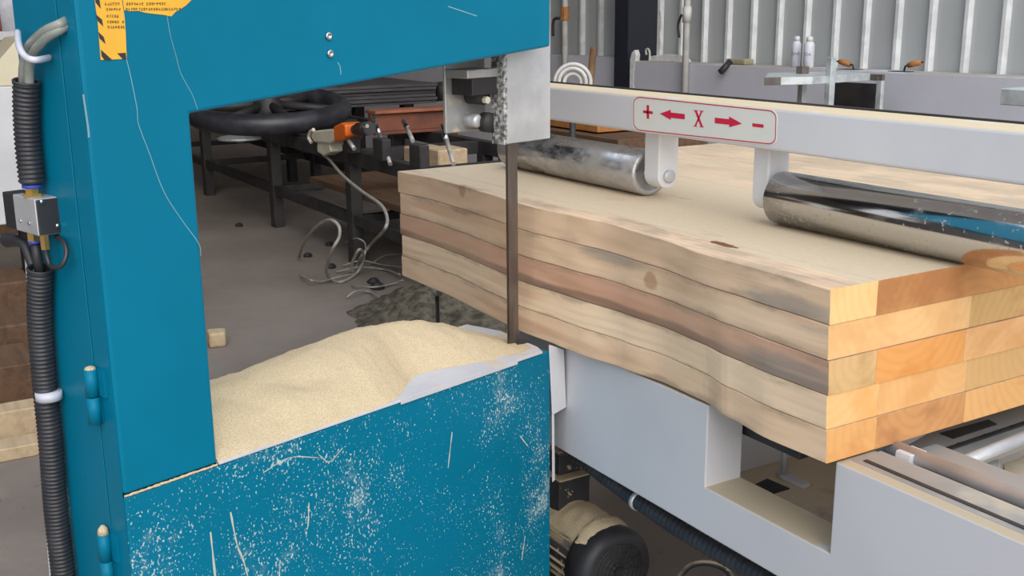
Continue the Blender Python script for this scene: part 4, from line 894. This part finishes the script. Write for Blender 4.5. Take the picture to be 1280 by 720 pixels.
# chunk on the floor and dirt under the stack
pk = atz(271, 431, 0); b = MB(); b.prism([pk + Vector((-0.06, -0.03, 0)), pk + Vector((0.05, -0.05, 0)), pk + Vector((0.06, 0.03, 0)), pk + Vector((-0.03, 0.06, 0))], (0.0, 0.0, 0.075), 0.012, 2); tag(b.build('wood_offcut', MT['plank']), 'small pale wood offcut on the floor by the blue column', 'offcut')
for k, (x, y) in enumerate(((412, 307), (414, 335), (385, 321), (467, 354), (472, 361), (299, 283))):
    pk = atz(x, y, 0); r = 0.03 + 0.02 * random.random(); b = MB(); b.lathe([(0, r * 0.9), (r * 0.4, r), (r * 0.8, r * 0.5), (r * 0.85, 0)], pk, UP, 7, False)
    tag(b.build('dark_chip', MT['black']), 'small dark chip lying on the concrete floor seen through the saw', 'chip', 'dark chips on the floor')
def heap(name, c, rx, ry, h, mat, label, seed):
    b = MB(); b.sm = True; n, m_ = 26, 72; g = []
    for i in range(n + 1):
        row = []
        for j in range(m_):
            a = j * 2 * math.pi / m_; r = i / n; e = 1 + 0.28 * noise.noise(Vector((math.cos(a) * 1.6, math.sin(a) * 1.6, seed))) + 0.12 * noise.noise(Vector((math.cos(a) * 6, math.sin(a) * 6, seed)))
            x, y = r * e * math.cos(a), r * e * math.sin(a)
            z = (1 - r * r) ** 1.3 * h * (1 + 0.5 * noise.noise(Vector((x * 3, y * 3, seed)))) + (1 - r) * 0.35 * h * noise.noise(Vector((x * 9, y * 9, seed)))
            row.append(b.bm.verts.new(Vector((c[0] + x * rx, c[1] + y * ry, max(0, z) + 0.0015))))
        g.append(row)
    for i in range(n):
        for j in range(m_): b._f([g[i][j], g[i + 1][j], g[i + 1][(j + 1) % m_], g[i][(j + 1) % m_]])
    bmesh.ops.remove_doubles(b.bm, verts=b.bm.verts, dist=0.0004)
    tag(b.build(name, mat), label, name.replace('_', ' '), kind='stuff')
hc = atz(575, 392, 0.0); heap('dirt', (hc.x - 0.05, hc.y - 0.02), 0.60, 0.52, 0.15, MT['dirt'], 'low heap of dark dirt on the floor below the far end of the board stack', 3)
bp = aty(546, 358, 1.62); b = MB(); b.lathe([(0, 0), (0, 0.02), (0.03, 0.02), (0.03, 0.012), (0.09, 0.012), (0.09, 0)], (bp.x, bp.y, ZB - 0.092), UP, 10); sup = tag(b.build('stack_prop', MT['steel_dusty']), 'small grey screw prop under the far end of the board stack', 'prop')
MB().tube([(bp.x, bp.y, 0.0), (bp.x, bp.y, ZB - 0.09)], 0.007, 10).build('prop_stem', MT['dark_iron'], sup)

# ================================================================== AGAINST THE RIGHT WALL
def wall_pipe(x, y_top, v, r, label):
    u0, _z = wuv(x, 60, v); t = thing('wall_conduit', label, 'conduit', W(u0, v, 0), 'thin white conduits up the wall')
    MB().tube([W(u0, v, 0), W(u0, v, 4.5)], r, 12).build('conduit_tube', MT['pipe'], t); return u0, t
u0, t = wall_pipe(706, 0, 0.06, 0.028, 'thin white conduit with a brass tap, left of the dark pillar')
zt_ = wuv(706, 17, 0.04)[1]
MB().lathe([(-0.06, 0), (-0.06, 0.04), (0.06, 0.04), (0.06, 0)], W(u0, 0.06, zt_), UP, 8, False).build('brass_tap', MT['grip'], t)
MB().tube(catmull([W(u0 - 0.03, 0.02, zt_ - 0.04), W(u0 - 0.09, 0.0, zt_ - 0.06), W(u0 - 0.1, 0.0, zt_ - 0.2)], 6), 0.014, 8).build('tap_lever', MT['black'], t)
u0, t = wall_pipe(857.5, 0, -0.04, 0.027, 'thin white conduit with a coupling, right of the dark pillar')
zt_ = wuv(858, 18, -0.04)[1]
MB().lathe([(-0.06, 0), (-0.06, 0.036), (0.06, 0.036), (0.06, 0)], W(u0, -0.04, zt_), UP, 12).build('coupling', MT['pipe'], t)
MB().tube(catmull([W(u0 - 0.04, -0.06, zt_), W(u0 - 0.075, -0.06, zt_ - 0.08), W(u0 - 0.06, -0.06, zt_ - 0.18)], 6), 0.010, 8).build('pull_cord', MT['black'], t)
# hook of torn wire on the ledge by the pillar
hk = wuv(812, 68, 0.05)[0]; tag(MB().tube(catmull([W(hk, 0.05, WZ), W(hk, 0.05, WZ + 0.07), W(hk - 0.02, 0.05, WZ + 0.10), W(hk - 0.045, 0.05, WZ + 0.09), W(hk - 0.04, 0.05, WZ + 0.05)], 6), 0.009, 8).build('wire_hook', MT['pipe']), 'small white wire hook on the ledge beside the dark pillar', 'hook')
# stick and white hose coil standing behind the beam
q0, q1 = aty(737, 112, 5.2), aty(742, 60, 5.3)
dq = (q0 - q1).normalized(); foot = q0 + dq * (q0.z / -dq.z)
tag(MB().tube([foot, q1], lambda i: 0.035 if i == 0 else 0.028, 10).build('wooden_stick', MT['stick']), 'brown wooden stick standing up behind the white beam', 'stick')
hc_ = aty(716, 103, 3.45); coil = thing('hose_coil', 'coil of white hose standing behind the left end of the white beam', 'hose coil', (hc_.x, hc_.y, 0))
cd = Vector((0.75, -0.62, 0.1)).normalized()
for r in (0.098, 0.074, 0.047): MB().torus(hc_ + cd * (0.02 if r == 0.074 else 0), cd, r, 0.011, 40, 10).build('hose_turn', MT['pipe'], coil)
MB().tube([(hc_.x, hc_.y, 0), hc_ - UP * 0.098], 0.018, 10).build('coil_stand', MT['dark_iron'], coil)
MB().lathe([(0, 0), (0, 0.2), (0.02, 0.2), (0.02, 0)], (hc_.x, hc_.y, 0), UP, 24).build('stand_foot', MT['dark_iron'], coil)
# spray cans
for k, (x, lab) in enumerate(((994.5, 'left of two white spray cans on the wall ledge'), (1010.5, 'right of two white spray cans on the wall ledge'))):
    v = 0.09 if k == 0 else 0.05; u0, _z = wuv(x, 80, v); c = W(u0, v, WZ); t = thing('spray_can', lab, 'spray can', c, 'spray cans on the ledge')
    R_ = 0.033 if k == 0 else 0.038
    MB().lathe([(0, R_ * 0.9), (0.006, R_), (0.165, R_), (0.178, R_ * 0.8), (0.185, R_ * 0.72), (0.185, 0)], c, UP, 28).build('can_body', MT['can'], t)
    MB().lathe([(0.185, 0), (0.185, R_ * 0.68), (0.215, R_ * 0.62), (0.222, R_ * 0.4), (0.222, 0)], c, UP, 24).build('can_cap', MT['can'] if k == 0 else MT['sign'], t)
    cu = bpy.data.curves.new('t', 'FONT'); cu.body = 'OAR' if k == 0 else 'OA'; cu.size = 0.034; cu.align_x = 'CENTER'; tmp = bpy.data.objects.new('t', cu); COL.objects.link(tmp)
    dg = bpy.context.evaluated_depsgraph_get(); me = bpy.data.meshes.new_from_object(tmp.evaluated_get(dg)); bpy.data.objects.remove(tmp)
    b = MB(); b.bm.from_mesh(me); bmesh.ops.subdivide_edges(b.bm, edges=[e for e in b.bm.edges if e.calc_length() > 0.008], cuts=2)
    dv = (O - c); dv.z = 0; a0 = math.atan2(dv.y, dv.x) - 0.25
    for vv in b.bm.verts:
        a = a0 + vv.co.x / R_; z = 0.085 + vv.co.y; vv.co = c + Vector((math.cos(a) * (R_ + 0.0008), math.sin(a) * (R_ + 0.0008), z))
    b.build('can_print', MT['can_ink'], t)
# trowels on the ledge
for k, (x, y, x2, y2, lab) in enumerate(((1049, 77, 1063, 81, 'orange handled trowel on the ledge behind the galvanised table'), (1135, 82, 1152, 78, 'orange handled trowel on the ledge, clear of the galvanised table'))):
    v = 0.06; ua, za = wuv(x, y, v); ub, zb = wuv(x2, y2, v); t = thing('trowel', lab, 'trowel', W((ua + ub) / 2, v, WZ), 'orange handled trowels on the ledge')
    MB().tube([W(ua, v, za), W((ua * 2 + ub) / 3, v, (2 * za + zb) / 3 + 0.004), W(ub, v, zb)], lambda i: (0.016, 0.022, 0.018)[i], 12).build('grip', MT['grip'], t)
    if k == 0: pp = [W(ub, v, zb), W(ub + 0.02, v, zb), W(ub + 0.028, v, zb - 0.03), W(ub + 0.028, v, WZ + 0.006)]; qq = [W(ua, v, za), W(ua - 0.05, v, za + 0.005)]
    else: pp = [W(ua, v, za), W(ua - 0.02, v, za - 0.004), W(ua - 0.026, v, za - 0.03), W(ua - 0.026, v, WZ + 0.006)]; qq = [W(ub, v, zb), W(ub + 0.012, v, zb + 0.004)]
    MB().tube(pp, 0.0065, 8).build('shank', MT['dark_iron'], t); MB().tube(qq, 0.006, 8).build('tang', MT['dark_iron'], t)
    e = pp[-1]; MB().prism([e + WD * -0.10 + WN * -0.04 - UP * 0.006, e + WD * 0.05 + WN * -0.04 - UP * 0.006, e + WD * 0.05 + WN * 0.04 - UP * 0.006, e + WD * -0.10 + WN * 0.04 - UP * 0.006], UP * 0.004).build('blade', MT['dark_iron'], t)
ua, za = wuv(906, 90, -0.02); ub, zb = wuv(916, 82, 0.05)
tag(MB().tube([W(ua, -0.07, za), W(ub, 0.02, WZ + 0.025)], 0.024, 12).build('black_pipe_end', MT['black']), 'short black pipe end sticking out over the wall ledge', 'pipe')
ua, za = wuv(912, 78, 0.1); tag(MB().box((ua, 0.05, WZ), (ua + 0.20, 0.16, WZ + 0.045), 0.012, 2, ax=W).build('folded_rag', mk('tan_rag', (0.40, 0.36, 0.24), rough=0.9)), 'tan folded rag on the wall ledge above the black pipe', 'rag')
# galvanised table in front of the wall
TVz = 1.24; gtab = None
pA = atz(977, 100, 1.145); 
gz = 1.22
g0, g1, g2 = atz(956, 97, gz), atz(1016, 96, gz), atz(1088, 91.5, gz)
gd = (g1 - g0); gd.z = 0; gd.normalize()
gtab = thing('galvanised_table', 'galvanised steel table top on posts in front of the low wall', 'table', (g1.x, g1.y, 0))
back = Vector((-0.1, 0.62, 0))
poly = [g0, g1, g2, atz(1050, 89, gz), atz(960, 91, gz)]
MB().prism([p - UP * 0.045 for p in poly], UP * 0.045, 0.002).build('table_plate', MT['galv'], gtab)
gA = g0.lerp(g1, 0.34); MB().prism([g0 - UP * 0.046 - Vector((0, 0.004, 0)), gA - UP * 0.046 - Vector((0, 0.004, 0)), gA + UP * 0.001 - Vector((0, 0.004, 0)), g0 + UP * 0.001 - Vector((0, 0.004, 0))], Vector((0, 0.01, 0))).build('rusty_edge', MT['rust'], gtab)
for (x, y0, hgt) in ((1003, 112, -0.02), (1037, 112, 0.11)):
    p = atpl(x, y0, g1 + Vector((0, 0.15, 0)), Vector((0.3, 1, 0)).normalized())
    MB().box((p.x - 0.022, p.y - 0.022, 0), (p.x + 0.022, p.y + 0.022, gz + max(0.0, hgt) if hgt > 0 else gz - 0.046), 0.003).build('post', MT['galv'], gtab)
pc_ = atz(1003, 92, gz); MB().box((pc_.x - 0.028, pc_.y - 0.03, gz), (pc_.x + 0.028, pc_.y + 0.03, gz + 0.045), 0.003).build('clamp_block', MT['rust'], gtab)
# dark opening in a galvanised frame below the table's far end
fr = thing('steel_frame_box', 'grey steel framed dark opening under the galvanised table', 'frame', (atz(1075, 130, 0.9)))
def K(x, y, d=0.0): return atpl(x, y, wa - WN * (0.35 - d), WN)
fr.location = Vector((K(1075, 130).x, K(1075, 130).y, 0))
zlo = 0.0
a_, c_ = K(1040, 103), K(1096, 95); e_ = K(1103, 95)
MB().prism([Vector((c_.x, c_.y, 0)), Vector((e_.x, e_.y, 0)), Vector((e_.x, e_.y, 0)) + WN * 0.03, Vector((c_.x, c_.y, 0)) + WN * 0.03], UP * c_.z, 0.003).build('frame_post', MT['galv'], fr)
MB().prism([Vector((a_.x, a_.y, 0)), Vector((c_.x, c_.y, 0)), Vector((c_.x, c_.y, 0)) + WN * 0.02, Vector((a_.x, a_.y, 0)) + WN * 0.02], UP * (c_.z - 0.05), 0).build('opening_shade', MT['dark_iron'], fr)  # dark sheet stands in for the shade inside the opening
b1_ = K(1086, 95); MB().prism([Vector((b1_.x, b1_.y, c_.z - 0.03)), Vector((e_.x, e_.y, c_.z - 0.03)), Vector((e_.x, e_.y, c_.z + 0.01)), Vector((b1_.x, b1_.y, c_.z + 0.01))], WN * 0.03, 0.002).build('frame_rail', MT['rust'], fr)
# dark block at the right edge
p = aty(1275, 121, 4.3); bl = tag(MB().box((p.x - 0.06, 4.25, p.z - 0.035), (p.x + 0.6, 4.6, p.z + 0.035), 0.004).build('grey_side_table', MT['galv']), 'grey metal ledge of a side table at the right edge behind the beam', 'table')
for dx in (0.1, 0.5): MB().box((p.x + dx, 4.4, 0), (p.x + dx + 0.04, 4.44, p.z - 0.035), 0.002).build('leg', MT['dark_iron'], bl)

# ================================================================== FAR LEFT, BEHIND THE HOSES
def L_(x, y, xx): return atx(x, y, xx)
LX = -6.2
a, c = L_(-60, 105, LX), L_(24, 62, LX)
cab_ = thing('white_cabinet', 'white machine cabinet with a cream top behind the blue column', 'cabinet', (LX - 0.3, (a.y + c.y) / 2, 0))
MB().box((LX - 0.6, a.y, 0.55), (LX, L_(60, 150, LX).y, L_(10, 108, LX).z), 0.006, 2).build('cabinet_body', MT['white'], cab_)
z_ = L_(10, 108, LX).z
b = MB(); y0 = L_(-10, 108, LX).y; y1 = L_(60, 108, LX).y
b.prism([Vector((LX, y0 - 0.5, z_ + 0.001)), Vector((LX, y1, z_ + 0.001)), Vector((LX, y1, L_(20, 44, LX).z)), Vector((LX, L_(22, 48, LX).y, L_(22, 48, LX).z)), Vector((LX, L_(0, 74, LX).y, L_(0, 74, LX).z)), Vector((LX, y0 - 0.5, z_ + 0.02))], (-0.5, 0, 0), 0.004)
b.build('sloping_top', mk('cream_panel', (0.74, 0.66, 0.48), (0.70, 0.62, 0.45), 3, 0.5), cab_)
for yy in (a.y + 0.1, L_(60, 150, LX).y - 0.1):
    MB().box((LX - 0.5, yy - 0.05, 0), (LX - 0.4, yy + 0.05, 0.55), 0.003).build('leg', MT['dark_iron'], cab_)
# shelf beyond it with a white tin
sx = -8.5; s0, s1 = L_(-40, 40, sx), L_(60, 34, sx)
shf = thing('timber_shelf', 'brown timber shelf beyond the white cabinet at the upper left', 'shelf', (sx - 0.3, s0.y, 0))
MB().box((sx - 0.6, s0.y - 0.5, s0.z - 0.16), (sx, s1.y, s0.z - 0.06), 0.004).build('shelf_board', MT['plank'], shf)
MB().box((sx - 0.6, s0.y - 0.5, s0.z - 0.06), (sx + 0.02, s1.y, s0.z + 0.0), 0.004).build('shelf_top', MT['white'], shf)
MB().box((sx - 0.6, s0.y - 0.5, 0), (sx - 0.5, s1.y, s0.z - 0.16), 0.004).build('shelf_back', MT['brown'], shf)
MB().box((sx - 0.5, s1.y - 0.1, 0), (sx, s1.y, s0.z - 0.16), 0.004).build('shelf_side', MT['brown'], shf)
pt_ = L_(11, 24, sx - 0.1); tag(MB().lathe([(0, 0), (0, 0.075), (0.28, 0.075), (0.29, 0.07), (0.29, 0)], (sx - 0.1, pt_.y, s0.z), UP, 24).build('white_tin', MT['can']), 'white tin standing on the brown shelf at the upper left', 'tin')
pt_ = L_(-3, 22, sx - 0.1); tag(MB().lathe([(0, 0), (0, 0.05), (0.12, 0.05), (0.15, 0.03), (0.15, 0)], (sx - 0.1, pt_.y, s0.z), UP, 20).build('red_pot', MT['red_iron']), 'small reddish pot beside the white tin', 'pot')
# timber on the floor under the cabinet
for k, (y_, m_, lab) in enumerate(((575, 'plank', 'pale plank lying on the floor nearest the blue column'), (550, 'plank', 'pale plank lying second from the blue column on the floor'), (515, 'brown', 'thick brown timber lying behind the pale planks'))):
    q = atz(20, y_, 0.0); h_ = (0.05, 0.12, 0.2)[k]; x = q.x
    tag(MB().box((x - (0.12, 0.12, 0.35)[k], q.y - 1.6, 0.0), (x, q.y + 0.16 + 0.05 * k, h_), 0.004).build('loose_plank', MT[m_]), lab, 'plank', 'timbers on the floor at the left')
for k, (y0_, hz) in enumerate(((470, 0.24), (425, 0.30), (402, 0.22))):
    q = atz(16, y0_, 0.0)
    tag(MB().box((q.x - 0.35, q.y - 0.9, 0), (q.x, q.y + 0.12, hz), 0.01).build('timber_block', MT['brown']), 'dark brown timber block on the floor at the left, %s' % ('nearest of three', 'middle of three', 'farthest of three')[k], 'timber', 'dark timber blocks')

# ================================================================== LIGHT
w = bpy.data.worlds.new('overcast_day'); scene.world = w; w.use_nodes = True; nt = w.node_tree; nt.nodes.clear()
out = nt.nodes.new('ShaderNodeOutputWorld'); bg = nt.nodes.new('ShaderNodeBackground'); nt.links.new(bg.outputs[0], out.inputs[0])
tc = nt.nodes.new('ShaderNodeTexCoord'); sx_ = nt.nodes.new('ShaderNodeSeparateXYZ'); nt.links.new(tc.outputs['Generated'], sx_.inputs[0])
cr = nt.nodes.new('ShaderNodeValToRGB'); nt.links.new(sx_.outputs[2], cr.inputs[0])
cr.color_ramp.elements[0].position = 0.0; cr.color_ramp.elements[0].color = (1.0, 0.97, 0.92, 1)
cr.color_ramp.elements[1].position = 0.55; cr.color_ramp.elements[1].color = (0.80, 0.88, 1.0, 1)
nt.links.new(cr.outputs[0], bg.inputs[0]); bg.inputs[1].default_value = 1.54
sl = bpy.data.lights.new('sun', 'SUN'); sl.energy = 1.25; sl.angle = math.radians(40); sl.color = (1.0, 0.93, 0.82)
so = bpy.data.objects.new('sun', sl); COL.objects.link(so)
so.rotation_euler = Vector((-0.88, 0.22, -0.60)).to_track_quat('-Z', 'Y').to_euler()

# ================================================================== CAMERA
cam = bpy.data.cameras.new('camera'); co = bpy.data.objects.new('camera', cam); COL.objects.link(co)
cam.sensor_width = 36; cam.lens = FPX / 1280 * 36; cam.clip_start = 0.02; cam.clip_end = 200
mw = Matrix.Identity(4); X_, Y_, Z_ = XI, -YI, -FWD
for i in range(3): mw[i][0], mw[i][1], mw[i][2], mw[i][3] = X_[i], Y_[i], Z_[i], O[i]
co.matrix_world = mw
scene.camera = co
scene.view_settings.view_transform = 'Standard'; scene.view_settings.look = 'None'; scene.view_settings.gamma = 1.0; scene.view_settings.exposure = 0.17
scene.view_settings.use_curve_mapping = False
